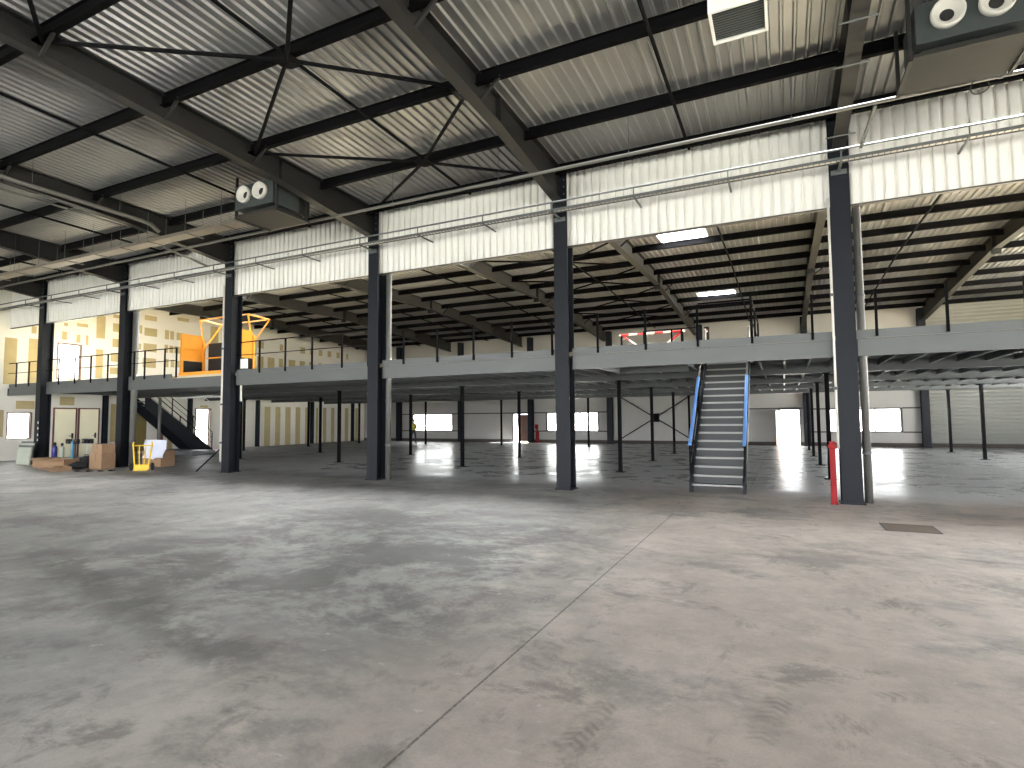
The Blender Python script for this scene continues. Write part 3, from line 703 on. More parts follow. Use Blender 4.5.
for sx in (-1, 1):
    x = -1.44+sx*.6
    yl, yh = Y0+.12, Y0+2.0; yt = Y0+3.75
    h = .84
    MB().tube([(x, yl, sl(yl)+h-.05), (x, yh, sl(yh)+h)], .04, 10).build('handrail_wrap', M['blue'], o)['label'] = 'blue film wrapped round the lower handrail'
    MB().tube([(x, yh, sl(yh)+h), (x, yt, sl(yt)+h)], .026, 10).build('handrail', M['pipe'], o)
    for yy in (Y0+.16, Y0+1.8, Y0+3.5): MB().box(x-.02, x+.02, yy-.02, yy+.02, max(0, sl(yy)-.2), sl(yy)+h-.04).build('baluster', M['darkwire'], o)
    MB().box(x-.03, x+.03, yt-.05, yt+.01, 3.3, sl(yt)+h).build('end_post', M['palepipe'], o)
    MB().tube([(x, yl+.1, sl(yl)+.42), (x, yt, sl(yt)+.42)], .013, 8).build('mid_rail', M['darkwire'], o)

# ------------------------------------------------------------------ downpipes
def downpipe(x, y, r, z0, z1, label, mt='pipe'):
    o = thing('downpipe', label, 'pipe', (x, y, z0), 'rainwater pipes on the columns')
    MB().tube([(x, y, z0), (x, y, z1)], r, 16).build('pipe', M[mt], o, smooth=True)
    for z in [v for v in (1.0, 2.3, 4.2) if z0+.2 < v < z1]: MB().tube([(x, y, z-.03), (x, y, z+.03)], r+.012, 16).build('collar', M['galv'], o)
downpipe(CX[5]+.31, YC+.36, .075, 0, 6.4, 'thick galvanised downpipe right of the sixth column')
downpipe(CX[3]+.31, YC+.36, .08, 0, 6.4, 'galvanised downpipe right of the fourth column')
downpipe(CX[1]+.34, YC+.34, .11, 0, 6.4, 'thick galvanised downpipe right of the second column, behind the hand truck')
downpipe(CX[2]-.225, YC+.0, .036, .35, 6.4, 'thin pale pipe left of the third column', 'palepipe')
downpipe(CX[5]-.215, YC+.0, .024, 1.1, 6.2, 'thin pale pipe left of the sixth column, ending above the floor', 'palepipe')
downpipe(CX[2]+.34, YC+.3, .035, 2.4, 2.95, 'short pale pipe stub right of the third column below the deck', 'palepipe')

# red post
o = thing('red_post', 'red painted steel guard standing at the left foot of the sixth column', 'post', (.83, 12.98, 0))
MB().box(.79, .895, 12.92, 12.99, .01, 1.24).build('channel', M['red'], o, bevel=.008)
MB().box(.765, .92, 12.9, 13.0, 1.1, 1.18).build('collar', M['red'], o, bevel=.01)
MB().box(.77, .915, 12.9, 13.0, 0, .01).build('base_plate', M['red'], o)

# ------------------------------------------------------------------ services under the roof
o = thing('cable_tray', 'long narrow cable tray and pipe running across all the columns and the white cladding', 'cable tray', (0, 12.6, 6.85))
MB().tube([(XL+.05, 12.45, 6.94), (XR-.05, 12.45, 6.94)], .022, 10).build('upper_pipe', M['galv'], o, smooth=True)
w_ = MB()
for y in (12.53, 12.69): w_.box(XL+.05, XR-.05, y-.004, y+.004, 6.755, 6.815)
x = XL+.1
while x < XR-.1:
    w_.box(x-.006, x+.006, 12.534, 12.686, 6.755, 6.765); x += .1
w_.build('mesh', M['galv'], o)
for r_, y in ((.014, 12.58), (.018, 12.64)): MB().tube([(XL+.1, y, 6.767+r_), (-14, y+.01, 6.767+r_), (XR-.1, y, 6.767+r_)], r_, 8).build('cable', M['palepipe'], o)
for x in CX:
    MB().bar((x, 12.4, 6.73), (x, YC-.001, 6.73), .05, .04).box(x-.14, x+.14, YC-.02, YC-.001, 6.66, 6.76).box(x-.015, x+.015, 12.44, 12.46, 6.75, 6.92).build('bracket', M['galv'], o)
for x in [CX[i]+d for i in range(6) for d in (2.0, 4.0)]:
    MB().bar((x, 12.42, 6.735), (x, YC+.155, 6.735), .035, .03).box(x-.01, x+.01, 12.44, 12.46, 6.75, 6.92).build('arm', M['galv'], o)
o = thing('service_pipe', 'long pale pipe hung across the hall in front of the cladding top', 'pipe', (0, 11.55, 7.36))
MB().tube([(XL+.05, 11.245, 7.15), (XR-.05, 11.245, 7.15)], .036, 14).build('pipe', M['pipe'], o, smooth=True)
for x in [XL+2.2+3.0*k for k in range(14)]: MB().tube([(x-.03, 11.245, 7.15), (x+.03, 11.245, 7.15)], .045, 14).tube([(x, 11.245, 7.18), (x, 11.245, zr(11.245)-.002)], .006, 6).build('hanger', M['galv'], o)
tag(MB().bar((1.6, 11.26, 7.1), (1.5, 12.45, 6.9), .05, .04).build('strut', M['galv'], loc=(1.5, 12.1, 7.0)), 'short grey strut slanting from pipe to tray right of the sixth column', 'strut')
for i, (y, z) in enumerate(((9.2, 7.44), (10.2, 7.34), (12.2, 7.1))):
    tag(MB().tube([(.9, y, z), (1.4, y, z)], .015, 8).build('conduit', M['galv'], loc=(1.1, y, z)), 'short pale conduit crossing under the sixth rafter, %s' % ('topmost of three', 'middle of three', 'lowest of three')[i], 'conduit', 'conduits under the sixth rafter')
# big dusty tray on trapeze hangers at the left
o = thing('cable_tray', 'wide dusty metal tray hung on threaded rods under the left roof', 'cable tray', (-20, 10.4, 7.05))
MB().box(XL+.05, -12.75, 10.2, 10.55, 7.07, 7.085).box(XL+.05, -12.75, 10.2, 10.21, 7.085, 7.16).box(XL+.05, -12.75, 10.54, 10.55, 7.085, 7.16).build('channel', M['tray'], o)
for r_, y in ((.04, 10.28), (.03, 10.4), (.035, 10.48)): MB().tube([(XL+.1, y, 7.09+r_), (-12.75, y, 7.09+r_)], r_, 8).build('cable', M['rubber'], o)
for x in (-12.95, -13.6, -15.1, -16.8, -18.15, -19.6, -21.2, -22.8, -24.4, -26, -27.6, -29.2):
    MB().box(x-.02, x+.02, 10.1, 10.7, 7.045, 7.069).build('trapeze', M['pipe'], o)
    for y in (10.13, 10.67): MB().tube([(x, y, 7.03), (x, y, zr(y)-.002)], .006, 6).build('rod', M['galv'], o)
# pipes alongside the third rafter
o = thing('service_pipe', 'pale pipe with a downward elbow alongside the third rafter', 'pipe', (-16.1, 8, 7.4))
MB().tube([(-16.2, 1.0, 7.5), (-16.2, 9.6, 7.42), (-16.18, 9.85, 7.38), (-16.12, 10.05, 7.2)], .055, 12).build('pipe', M['pipe'], o, smooth=True)
for y in (2.5, 5.0, 7.0, 9.0): MB().tube([(-16.2, y, 7.52), (-16.2, y, zr(y)-.002)], .007, 6).build('hanger', M['galv'], o)
o = thing('conduit', 'thin pale conduit beside the elbowed pipe, left of the third rafter', 'conduit', (-16.6, 8, 7.3))
MB().tube([(-16.4, 1.0, 7.3), (-16.6, 9.4, 7.25)], .025, 8).build('pipe', M['pipe'], o)
o = thing('flexible_conduit', 'pale curved hose drooping to the cladding left of the third column', 'hose', (-17.4, 11.6, 7))
MB().tube([(-16.91, 10.75, 7.04), (-17.0, 11.1, 7.02), (-17.1, 11.6, 6.99), (-17.17, 12.0, 6.94), (-17.2, 12.36, 6.9)], .035, 10).build('hose', M['pipe'], o, smooth=True)

# HVAC units with two round jets
def hvac(x0, y0, label):
    o = thing('air_unit', label, 'air unit', (x0, y0, 7.16), 'grey air units with two round jets')
    x1, y1, z0, z1 = x0+1.32, y0+.85, 7.16, 7.76
    MB().box(x0, x1, y0, y1, z0, z1).build('casing', M['hvac'], o, bevel=.012)
    MB().box(x0-.03, x1+.03, y0+.05, y1+.3, z0-.16, z0-.11).box(x0+.1, x1-.1, y0+.2, y1+.2, z0-.109, z0-.002).build('drip_tray', M['hvacdark'], o)
    MB().box(x0+.15, x1-.15, y1+.001, y1+.5, z0+.05, z1-.05).build('duct', M['hvacdark'], o)
    for xx in (x0+.38, x0+.94):
        n_ = MB().lathe((xx, y0, z0+.33), (0, -1, 0), [(.2, .002), (.212, .05), (.205, .12), (.18, .11), (.14, .06), (.1, .02), (.088, .006)], 32).build('air_jet', M['nozzle'], o, smooth=True)
        MB().lathe((xx, y0, z0+.33), (0, -1, 0), [(0, .004), (.088, .004)], 24).build('throat', M['black'], n_)
    for xx in (x0-.06, x1+.06):
        MB().box(xx-.025, xx+.025, y0+.05, y0+.11, z0-.2, zr(y0)-.002).box(xx-.025, xx+.025, y1+.15, y1+.21, z0-.2, zr(y1)-.002).bar((xx, y0+.05, z0-.18), (xx, y1+.3, z0-.18), .05, .04).build('support_frame', M['rafter'], o)
    return o
h1 = hvac(1.92, 9.75, 'large grey air unit with two round white jets at the top right corner')
copy_thing(h1, (-12.46, 9.68, 7.1), 'grey air unit with two round white jets beside the fourth rafter, above the dusty tray')
# louvred white unit at the top
o = thing('ventilation_box', 'white ventilation box with grey slatted grille under the roof at the top edge', 'vent', (-.4, 8, 7.45))
x0, x1, y0, y1, z0, z1 = -.74, -.06, 8.1, 8.78, 7.42, 7.86
b_ = MB()
b_.box(x0-.04, x0, y0-.04, y1+.04, z0-.02, z1).box(x1, x1+.04, y0-.04, y1+.04, z0-.02, z1).box(x0, x1, y0-.04, y0, z0-.02, z1).box(x0, x1, y1, y1+.04, z0-.02, z1).box(x0, x1, y0, y1, z1-.02, z1)
b_.build('casing', M['white'], o)
s_ = MB()
for k in range(12):
    y = y0+.035+k*.055; s_.bar((x0, y, z0+.01), (x1, y, z0+.01), .02, .008, (0, .5, 1))
s_.build('grille', M['galvlight'], o)
MB().box(x0, x1, y0, y1, z0+.05, z0+.055).build('filter', M['black'], o)  # black plate standing in for the shade inside the box
for x in (x0+.06, x1-.06): MB().tube([(x, 8.4, z1), (x, 8.4, zr(8.4)-.002)], .01, 6).build('hanger', M['galv'], o)

# small coil of wire on the pipe
tag(MB().tube([(3.03+.12*math.cos(t), 11.245+.03*math.sin(2*t), 7.05+.12*math.sin(t)) for t in [2*PI*k/24 for k in range(25)]], .008, 6, caps=False).build('wire_coil', M['rubber'], loc=(3.03, 11.245, 7.1)), 'small loop of black wire hanging on the long pipe at the upper right', 'wire')

# ------------------------------------------------------------------ rear cross brace, red extinguisher, floor cover
o = thing('wall_brace', 'dark X shaped brace with a centre plate on the rear wall left of the stair', 'brace', (-7.65, YB-.2, 1.7))
cx, cz, y = -7.6, 1.72, YB-.16
for ex, ez in ((-10.35, 3.4), (-4.9, 3.4), (-10.35, .05), (-4.9, .05)): MB().bar((ex, y, ez), (cx, y, cz), .06, .09, (0, 1, 0)).build('diagonal', M['darkwire'], o)
MB().box(cx-.26, cx+.26, y-.06, y-.04, cz-.27, cz+.27).build('gusset_plate', M['darkwire'], o)
o = thing('fire_extinguisher_stand', 'red fire extinguisher stand against the rear wall beside the dark glazed door', 'extinguisher', (-15.95, YB-.25, 0))
MB().tube([(-15.95, YB-.25, .02), (-15.95, YB-.25, .8), (-15.95, YB-.25, .86)], [.13, .13, .07], 14).build('cylinder', M['red'], o)
MB().tube([(-15.95, YB-.25, .86), (-15.95, YB-.25, .98)], .05, 10).build('valve', M['rubber'], o)
MB().box(-16.2, -15.95, YB-.1, YB-.08, .98, 1.3).build('sign_plate', M['red'], o)
MB().box(-16.09, -16.06, YB-.1, YB-.08, .02, .98).build('stand', M['red'], o)
MB().box(-16.2, -15.75, YB-.42, YB-.08, 0, .02).build('base', M['red'], o)
o = thing('floor_hatch', 'flat brownish access cover set in the floor right of the sixth column', 'floor cover', (1.7, 10.65, 0))
MB().box(1.36, 2.02, 10.34, 10.96, .0, .008).build('lid', M['rust'], o)
MB().box(1.33, 1.36, 10.31, 10.99, 0, .006).box(2.02, 2.05, 10.31, 10.99, 0, .006).box(1.36, 2.02, 10.31, 10.34, 0, .006).box(1.36, 2.02, 10.96, 10.99, 0, .006).build('frame', M['trim'], o)

# ------------------------------------------------------------------ orange pallet gate
o = thing('pallet_gate', 'large orange tubular pallet gate on the mezzanine edge behind the third column', 'gate', (-18.8, 13.9, 3.4))
xl, xr_, yf, yb_ = -20.1, -17.35, 13.5, 14.36
MB().box(xl-.08, xr_+.08, yf-.05, yf+.03, 3.402, 3.53).build('sill_bar', M['orange'], o)
for x in (xl, xr_):
    f = MB().box(x-.045, x+.045, yf-.04, yf+.04, 3.402, 5.0).box(x-.05, x+.05, yb_-.05, yb_+.05, 3.402, 4.85).box(x-.025, x+.025, yf+.04, yb_-.05, 4.94, 4.99).box(x-.025, x+.025, yf+.04, yb_-.05, 4.0, 4.05).bar((x, yf+.06, 3.5), (x, yb_-.06, 4.0), .04, .05)
    sf = f.build('side_frame', M['orange'], o)
    MB().box(x-.008, x+.008, yf+.045, yb_-.055, 4.05, 4.94).build('side_panel', M['orange'], sf)
    MB().box(x-.03, x+.03, yf+.045, yb_-.055, 4.45, 4.49).build('panel_rib', M['orange'], sf)
    MB().box(x-.004+.03, x+.004+.03, yf+.05, yb_-.06, 3.42, 3.99).build('lower_panel', M['black'], sf)['label'] = 'black lower panel of the side frame'
tri = [(14.36, 4.5), (14.15, 5.6), (15.1, 5.55)]
for x in (xl+.06, xr_-.06):
    f = MB()
    for (a, b2) in zip(tri, tri[1:]+tri[:1]): f.tube([(x, a[0], a[1]), (x, b2[0], b2[1])], .03, 8)
    f.build('gate_arm', M['orange'], o)
for (y, z) in ((14.15, 5.6), (15.1, 5.55), (14.45, 4.15)): MB().tube([(xl+.06, y, z), (xr_-.06, y, z)], .026, 8).build('cross_bar', M['orange'], o)
MB().box(xl+.1, xr_-.1, 14.5, 14.54, 3.42, 4.1).build('rear_panel', M['anthracite'], o)
MB().box(xl+.1, xr_-.1, 14.5, 14.56, 4.1, 4.72).build('rear_screen', M['black'], o)
tag(MB().box(-16.45, -16.2, 13.1, 13.2, 3.49, 3.82).build('notice_box', M['white'], loc=(-16.3, 13.1, 3.5), bevel=.01), 'small white box on the mezzanine edge at the right of the third column', 'box')

# ------------------------------------------------------------------ dark staircase at the left wall
o = thing('steel_stair', 'dark steel staircase along the left wall descending towards the bright doorway', 'stair', (-30.3, 20, 0))
top = lambda y: .13+(21.97-y)*.79
for x in (-29.85, -30.95):
    poly = [(22.05, .0), (22.05, .12), (18.15, top(18.15)), (18.15, top(18.15)-.7), (21.0, .0)]
    MB().prism(poly, 'x', x-.03, x+.03).build('stringer', M['anthracite'], o)
for k in range(16):
    z = .2*(k+1); y = 21.9-.25*k
    if z < 3.1: MB().box(-30.92, -29.88, y-.25, y, z-.04, z).build('tread', M['grey'], o)
for x in (-29.85, -30.95):
    MB().tube([(x, 22.0, 1.1), (x, 18.3, top(18.3)+.95)], .022, 8).build('handrail', M['darkwire'], o)
    for dz in (.35, .65): MB().tube([(x, 22.0, .12+dz), (x, 18.3, top(18.3)+dz)], .012, 6).build('mid_rail', M['darkwire'], o)
    for y in (22.0, 20.8, 19.6, 18.4): MB().box(x-.02, x+.02, y-.02, y+.02, top(y)-.1, top(y)+.96).build('baluster', M['darkwire'], o)
o = thing('work_platform', 'low grey stack of boards on the floor in front of the dark staircase', 'boards', (-28.8, 19.4, 0))
for k in range(3): MB().box(-30.6+.05*k, -26.9-.06*k, 18.7+.05*k, 20.1, .075*k, .075*k+.068).build('board', M['grey'], o)
# pale metal strip hanging under the deck
o = thing('ceiling_strip', 'pale metal strip hanging under the mezzanine right of the dark staircase', 'strip', (-25, 19.4, 2.9))
MB().box(-25.9, -22.2, 17.2, 17.3, 2.8, 2.86).build('channel', M['white'], o)
MB().tube([(-24.0, 17.25, 2.8), (-23.4, 17.3, 2.5)], .02, 6).build('wire', M['white'], o)

# ------------------------------------------------------------------ things lying at the left
def cbox(name, x, y, z, w, d, h, label, rz=0., open_=False, m='cardboard', group=None):
    o = thing(name, label, 'box', (x, y, z), group)
    ox, oy, oz = x, y, z
    if not open_:
        MB().box(ox-w/2, ox+w/2, oy-d/2, oy+d/2, oz, oz+h).build('carton', M[m], o, bevel=.012)
        MB().box(ox-.025, ox+.025, oy-d/2-.002, oy+d/2+.002, oz+h*.55, oz+h+.002).build('tape', M['tray'], o)
    else:
        b_ = MB().box(ox-w/2, ox+w/2, oy-d/2, oy+d/2, oz, oz+.01)
        b_.box(ox-w/2, ox+w/2, oy-d/2, oy-d/2+.01, oz+.01, oz+h).box(ox-w/2, ox+w/2, oy+d/2-.01, oy+d/2, oz+.01, oz+h).box(ox-w/2, ox-w/2+.01, oy-d/2+.01, oy+d/2-.01, oz+.01, oz+h).box(ox+w/2-.01, ox+w/2, oy-d/2+.01, oy+d/2-.01, oz+.01, oz+h)
        b_.build('carton', M[m], o)
        MB().bar((ox-w/2, oy-d/2-.005, oz+h), (ox-w/2-.0, oy-d/2-.18, oz+h+.05), w*.0+.02, .008).bar((ox, oy-d/2-.004, oz+h-.01), (ox, oy-d/2-.16, oz+h-.07), w*.96, .006).build('flap', M[m], o)
    o.rotation_euler[2] = rz
    return o
cbox('cardboard_box', -24.75, 11.9, 0, 1.5, .55, .36, 'long open cardboard box on the floor beneath the blue work light stand', .1, True)
cbox('cardboard_box', -23.45, 11.3, 0, .8, .5, .16, 'flat opened cardboard box beside the black bags', -.15, True)
cbox('cardboard_box', -22.95, 12.45, 0, .72, .5, .56, 'cardboard box on the floor at the left of the second column', .05)
cbox('cardboard_box', -22.9, 12.46, .56, .66, .46, .36, 'cardboard box stacked on the box left of the second column', -.04)
cbox('cardboard_box', -22.0, 13.95, 0, 1.0, .6, .62, 'cardboard box behind the hand truck, under the white plastic sheet', .1)
cbox('cardboard_box', -26.0, 12.1, 0, .75, .5, .36, 'cardboard box on the floor right of the first column', .2, True)
def sheet_mesh(x0, x1, y0, z0, seed):
    rnd = random.Random(seed); nx, nz = 14, 12; mb = MB(); vs = []
    for k in range(nz+1):
        for i in range(nx+1):
            u, v = i/nx, k/nz
            x = x0+(x1-x0)*(u*(1-.18*(1-v))+.14*(1-v)); z = z0+.68*v-.08*u*(1-v)+.1*u*(1-v)*(u>.6)
            y = y0+.05*math.sin(u*9+v*3)+.04*math.sin(v*7+u*4)+rnd.uniform(-.012, .012)-.18*(1-v)
            vs.append((x, y, z))
    return mb.add(vs, [(k*(nx+1)+i, k*(nx+1)+i+1, (k+1)*(nx+1)+i+1, (k+1)*(nx+1)+i) for k in range(nz) for i in range(nx)])
so = sheet_mesh(-22.2, -20.7, 13.5, .36, 3).build('plastic_sheet', M['plastic'], loc=(-22, 13.6, .4), smooth=True)
md = so.modifiers.new('t', 'SOLIDIFY'); md.thickness = .006
tag(so, 'crumpled white plastic sheet draped over the box right of the hand truck', 'sheet')
# hand truck
o = thing('hand_truck', 'yellow two wheeled hand truck standing right of the second column', 'hand truck', (-20.66, 12.5, 0))
hx, hy = -20.66, 12.5
for s in (-1, 1): MB().tube([(hx+s*.2, hy, .12), (hx+s*.29, hy+.13, .94), (hx+s*.27, hy+.18, 1.0)], .028, 8).build('upright', M['yellow'], o)
for s in (-.35, .35): MB().tube([(hx+s*.2, hy+.01, .15), (hx+s*.28, hy+.11, .86)], .017, 8).build('slat', M['yellow'], o)
for z in (.2, .88): MB().tube([(hx-.2-.09*z, hy+.02+z*.11, z), (hx+.2+.09*z, hy+.02+z*.11, z)], .018, 8).build('cross_bar', M['yellow'], o)
MB().box(hx-.23, hx+.23, hy-.3, hy+.0, .01, .03).box(hx-.23, hx+.23, hy-.015, hy+.015, .03, .2).build('toe_plate', M['yellow'], o)
for s in (-1, 1):
    wl = MB().lathe((hx+s*.28, hy+.08, .13), (s, 0, 0), [(0, 0), (.06, 0), (.1, -.01), (.13, .01), (.13, .06), (.1, .08), (.06, .07), (0, .07)], 20).build('wheel', M['rubber'], o)
    MB().lathe((hx+s*.28, hy+.08, .13), (s, 0, 0), [(0, .075), (.045, .075), (.045, .07)], 14).build('hub', M['brown'], wl)
o.rotation_euler[2] = math.radians(50)
# pale boards near the first column
o = thing('insulation_stack', 'stack of pale grey green boards leaning at the left of the first column', 'boards', (-28.9, 12.4, 0))
for k, (x0, x1, y, h) in enumerate(((-29.7, -28.75, 12.8, .92), (-29.5, -28.4, 12.66, .86), (-29.25, -28.1, 12.52, .78), (-29.0, -27.95, 12.38, .7))):
    MB().add([(x0, y, 0), (x1, y, 0), (x1, y+.07, h), (x0, y+.07, h), (x0, y+.05, 0), (x1, y+.05, 0), (x1, y+.12, h), (x0, y+.12, h)], [(0, 1, 2, 3), (7, 6, 5, 4), (0, 4, 5, 1), (1, 5, 6, 2), (2, 6, 7, 3), (3, 7, 4, 0)]).build('board', M['palegreen'] if k % 2 else M['galvlight'], o)
for z in (.18, .4, .6): MB().box(-28.96, -27.99, 12.366+z*.1, 12.378+z*.1, z, z+.045).build('batten', M['palegreen'], o)
# bottles
def bottle(x, y, r, h, m, label):
    o = thing('gas_bottle', label, 'bottle', (x, y, 0))
    MB().lathe((x, y, 0), (0, 0, 1), [(0, 0), (r, 0), (r, h*.86), (r*.8, h*.93), (r*.35, h*.97), (0, h*.97)], 18).build('body', M[m], o, smooth=True)
    MB().lathe((x, y, h*.972), (0, 0, 1), [(0, 0), (r*.55, 0), (r*.6, h*.1), (r*.4, h*.15), (0, h*.15)], 12).build('cap', M['rubber'], o)
bottle(-26.72, 12.7, .085, .82, 'bluegas', 'dark blue gas bottle standing between first and second columns')
bottle(-26.3, 12.75, .085, .8, 'palegreen', 'pale gas bottle standing right of the dark blue one')
# work lights on stands
def worklight(x, y, h, m, label, lamp_dx):
    o = thing('work_light', label, 'work light', (x, y, 0))
    MB().tube([(x, y, .1), (x, y, h)], .055 if m == 'bluepaint' else .02, 10).build('mast', M[m], o)
    for t in (0, 2.1, 4.2): MB().tube([(x, y, .25), (x+.3*math.cos(t), y+.3*math.sin(t), .015)], .015, 6).build('leg', M[m], o)
    MB().tube([(x-lamp_dx, y, h), (x+lamp_dx, y, h)], .015, 6).build('crossbar', M['darkwire'], o)
    for s in (-1, 1):
        hd = MB().box(x+s*lamp_dx-.14, x+s*lamp_dx+.14, y-.06, y+.06, h-.08, h+.1).build('lamp_head', M['blackbag'], o, bevel=.02)
        MB().box(x+s*lamp_dx-.11, x+s*lamp_dx+.11, y-.064, y-.0605, h-.05, h+.07).build('lens', M['glass'], hd)
worklight(-25.45, 12.7, .96, 'bluepaint', 'blue work light stand with two black lamp heads in the cardboard boxes', .26)
worklight(-24.52, 12.75, .98, 'white', 'thin white work light stand with black lamp heads behind the black bags', .17)
# black bags and scraps
def bag(x, y, sx, sy, sz, seed, label, m='blackbag'):
    rnd = random.Random(seed); bm = bmesh.new(); bmesh.ops.create_icosphere(bm, subdivisions=3, radius=1)
    for v in bm.verts:
        k = 1+.16*math.sin(v.co.x*5+seed)*math.cos(v.co.y*4)+rnd.uniform(-.06, .06)
        v.co = Vector((v.co.x*sx*k, v.co.y*sy*k, max(-.0, v.co.z*k*.5+.5)*sz))
    me = bpy.data.meshes.new('body'); bm.to_mesh(me); bm.free(); me.materials.append(M[m])
    for p in me.polygons: p.use_smooth = True
    o = thing('tool_bag', label, 'bag', (x, y, 0)); b_ = bpy.data.objects.new('body', me); COL.objects.link(b_); b_.parent = o
    MB().tube([(x-sx*.5, y, sz*.86), (x-sx*.25, y, sz*1.15), (x+sx*.25, y, sz*1.15), (x+sx*.5, y, sz*.86)], .015, 6).build('strap', M['rubber'], o)
bag(-24.1, 12.52, .4, .28, .42, 1, 'large black tool bag on the floor left of the stacked cardboard boxes')
bag(-23.55, 11.95, .36, .2, .26, 2, 'low black bag lying against the stacked cardboard boxes')
bag(-23.55, 12.8, .26, .2, .5, 5, 'pale cloth bag behind the black bags', 'palegreen')
for k, (x, y, a) in enumerate(((-22.35, 11.35, .3), (-21.95, 11.5, 1.2), (-21.65, 11.7, .1), (-21.45, 11.95, .8))):
    o = thing('glove', ['first', 'second', 'third', 'fourth'][k]+' black work glove on the floor left of the hand truck, counted from the left', 'glove', (x, y, 0), 'gloves on the floor')
    MB().box(x-.09, x+.03, y-.05, y+.05, .002, .045).build('palm', M['rubber'], o, bevel=.015)
    for q in range(4): MB().tube([(x+.03, y-.038+.025*q, .022), (x+.12-.015*abs(q-1.5), y-.045+.03*q, .02)], .011, 6).build('finger', M['rubber'], o)
    MB().tube([(x-.03, y+.05, .02), (x+.02, y+.09, .018)], .012, 6).build('thumb', M['rubber'], o)
    o.rotation_euler[2] = a
# leaning rod at the foot of the third column
tag(MB().tube([(-18.2, 12.85, .02), (-17.25, 13.35, 1.05)], .022, 8).build('leaning_rod', M['darkwire'], loc=(-18, 13, 0)), 'dark rod leaning on the left side of the third column', 'rod')

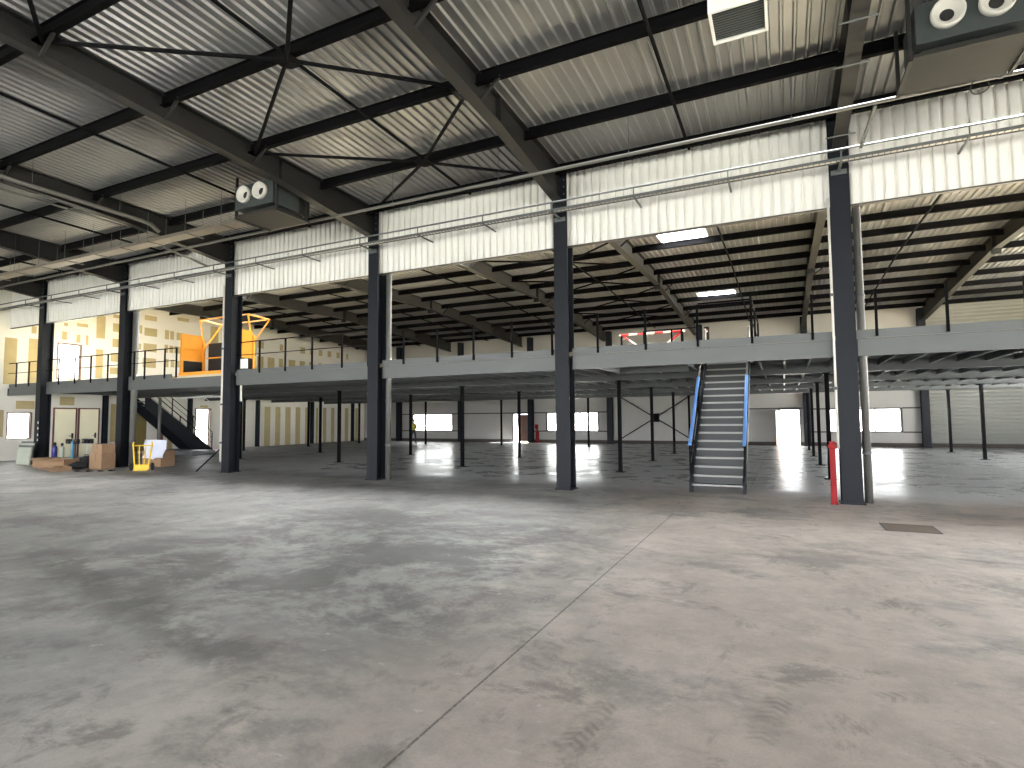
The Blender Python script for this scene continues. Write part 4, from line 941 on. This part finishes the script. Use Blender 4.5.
# ------------------------------------------------------------------ person far back behind a prop
def person(x, y, rz, label):
    o = thing('person', label, 'person', (x, y, 0))
    bm = bmesh.new(); lay = None
    J = {}
    def v(n_, p): J[n_] = bm.verts.new(p); return J[n_]
    pts = dict(pel=(0, 0, .9), waist=(0, .02, 1.06), chest=(0, .0, 1.28), neck=(0, -.01, 1.45), nk2=(0, -.03, 1.52), head=(0, -.05, 1.62), crown=(0, -.04, 1.7),
               ls=(.17, 0, 1.4), le=(.25, .1, 1.14), lw=(.26, -.02, .93), lh=(.26, -.06, .84), rs=(-.17, 0, 1.4), re=(-.25, .02, 1.14), rw=(-.24, -.16, .96), rh=(-.235, -.21, .88),
               lhp=(.09, 0, .86), lk=(.11, -.16, .49), la=(.11, -.18, .09), lt=(.12, -.33, .04), rhp=(-.09, 0, .86), rk=(-.1, .1, .49), ra=(-.11, .3, .11), rt=(-.11, .17, .035))
    rad = dict(pel=.135, waist=.125, chest=.14, neck=.065, nk2=.055, head=.088, crown=.07, ls=.068, le=.045, lw=.03, lh=.036, rs=.068, re=.045, rw=.03, rh=.036, lhp=.1, lk=.06, la=.042, lt=.035, rhp=.1, rk=.06, ra=.042, rt=.035)
    for n_, p in pts.items(): v(n_, p)
    E_ = [('pel', 'waist'), ('waist', 'chest'), ('chest', 'neck'), ('neck', 'nk2'), ('nk2', 'head'), ('head', 'crown'), ('chest', 'ls'), ('ls', 'le'), ('le', 'lw'), ('lw', 'lh'), ('chest', 'rs'), ('rs', 're'), ('re', 'rw'), ('rw', 'rh'),
          ('pel', 'lhp'), ('lhp', 'lk'), ('lk', 'la'), ('la', 'lt'), ('pel', 'rhp'), ('rhp', 'rk'), ('rk', 'ra'), ('ra', 'rt')]
    for a, c in E_: bm.edges.new((J[a], J[c]))
    names = list(pts)
    for hn, s in (('lh', 1), ('rh', -1)):
        hp = Vector(pts[hn])
        for q in range(4):
            b0 = hp+Vector((0, -.026+.018*q, -.02)); b1 = b0+Vector((-s*.004, -.004, -.04)); b2 = b1+Vector((-s*.02, 0, -.032+.004*abs(q-1)))
            va, vb, vc = bm.verts.new(b0), bm.verts.new(b1), bm.verts.new(b2)
            bm.edges.new((J[hn], va)); bm.edges.new((va, vb)); bm.edges.new((vb, vc)); names += ['f', 'f', 'f']
        b0 = hp+Vector((-s*.02, -.035, .01)); b1 = b0+Vector((-s*.015, -.02, -.035))
        va, vb = bm.verts.new(b0), bm.verts.new(b1); bm.edges.new((J[hn], va)); bm.edges.new((va, vb)); names += ['f', 'f']
    me = bpy.data.meshes.new('body'); bm.to_mesh(me); bm.free()
    ob = bpy.data.objects.new('body', me); COL.objects.link(ob); ob.parent = o
    sk = ob.modifiers.new('skin', 'SKIN'); ob.modifiers.new('sub', 'SUBSURF').levels = 2
    ob.modifiers['sub'].render_levels = 2
    for i, d in enumerate(me.skin_vertices[0].data):
        r = rad.get(names[i], .009); d.radius = (r, r); d.use_root = (i == 0)
    dg = bpy.context.evaluated_depsgraph_get(); me2 = bpy.data.meshes.new_from_object(ob.evaluated_get(dg)); ob.modifiers.clear(); ob.data = me2; me2.name = 'body'
    me2.materials.clear(); me2.materials.append(M['skin']); me2.materials.append(M['cloth']); me2.materials.append(M['rubber'])
    for p in me2.polygons:
        z = p.center.z; p.use_smooth = True
        p.material_index = 2 if z < .13 else (0 if z > 1.49 or (abs(p.center.x) > .19 and z < .96) else 1)
    # vest: a shell round the chest
    vb_ = MB().lathe((0, 0, .98), (0, 0, 1), [(.17, 0), (.185, .12), (.2, .3), (.185, .42), (.1, .49)], 20)
    for q in vb_.v: q.y *= .86
    MBv = vb_.build('vest', M['hivis'], None, smooth=True); MBv.parent = o
    hb = MB().lathe((0, -.035, 1.6), (0, .25, 1), [(.1, 0), (.106, .05), (.092, .1), (.05, .14), (0, .15)], 18).build('hair', M['hair'], None, smooth=True); hb.parent = o
    fc = MB().lathe((0, -.125, 1.61), (0, -1, -.1), [(.018, -.02), (.012, .02), (0, .028)], 8).build('nose', M['skin'], None, smooth=True); fc.parent = o
    for s in (-1, 1):
        e = MB().lathe((s*.034, -.128, 1.63), (0, -1, 0), [(.012, 0), (.008, .006), (0, .007)], 8).build('eye', M['black'], None); e.parent = o
        e = MB().lathe((s*.09, -.045, 1.61), (s, 0, 0), [(.026, 0), (.022, .014), (0, .012)], 8).build('ear', M['skin'], None); e.parent = o
    MB().box(-.022, .022, -.127, -.12, 1.562, 1.57).build('mouth', M['red'], None).parent = o
    o.rotation_euler[2] = rz
person(-23.62, 33.0, 1.0, 'person in dark clothes and olive vest walking far back behind a prop')

# ------------------------------------------------------------------ daylight, camera
w = bpy.data.worlds.new('daylight'); S.world = w; w.use_nodes = True
nt = w.node_tree; bg = nt.nodes['Background']; bg.inputs[0].default_value = (.975, .987, 1.0, 1); bg.inputs[1].default_value = 1.5

sl_ = bpy.data.lights.new('sun', 'SUN'); sl_.energy = 24; sl_.angle = .009; sl_.color = (1, .985, .96)
so_ = bpy.data.objects.new('sun', sl_); COL.objects.link(so_); so_.rotation_euler = Vector((-math.cos(.733)*math.cos(.436), -math.cos(.733)*math.sin(.436), -math.sin(.733))).to_track_quat('-Z', 'Y').to_euler(); so_.location = (40, 10, 40)

cam = bpy.data.cameras.new('camera'); co = bpy.data.objects.new('camera', cam); COL.objects.link(co)
F, yaw, pitch, roll = 564.535, math.radians(25.6769), math.radians(3.4864), math.radians(-.4447)
f = Vector((-math.sin(yaw)*math.cos(pitch), math.cos(yaw)*math.cos(pitch), math.sin(pitch)))
r0 = Vector((math.cos(yaw), math.sin(yaw), 0)); u0 = r0.cross(f)
r = r0*math.cos(roll)+u0*math.sin(roll); u = -r0*math.sin(roll)+u0*math.cos(roll)
m = Matrix((r, u, -f)).transposed().to_4x4(); m.translation = Vector((0, 0, 1.747))
co.matrix_world = m
cam.sensor_width = 36; cam.lens = F/1024*36; cam.clip_start = .05; cam.clip_end = 400
S.camera = co
S.cycles.max_bounces = 10; S.cycles.diffuse_bounces = 7; S.cycles.glossy_bounces = 4; S.cycles.transparent_max_bounces = 8
S.cycles.caustics_reflective = False; S.cycles.caustics_refractive = False
S.cycles.use_denoising = True
vs = S.view_settings
vs.view_transform = 'Standard'; vs.look = 'None'; vs.gamma = 1; vs.use_curve_mapping = False
vs.exposure = 3.5
for ob in bpy.data.objects:
    if '_o' in ob: del ob['_o']
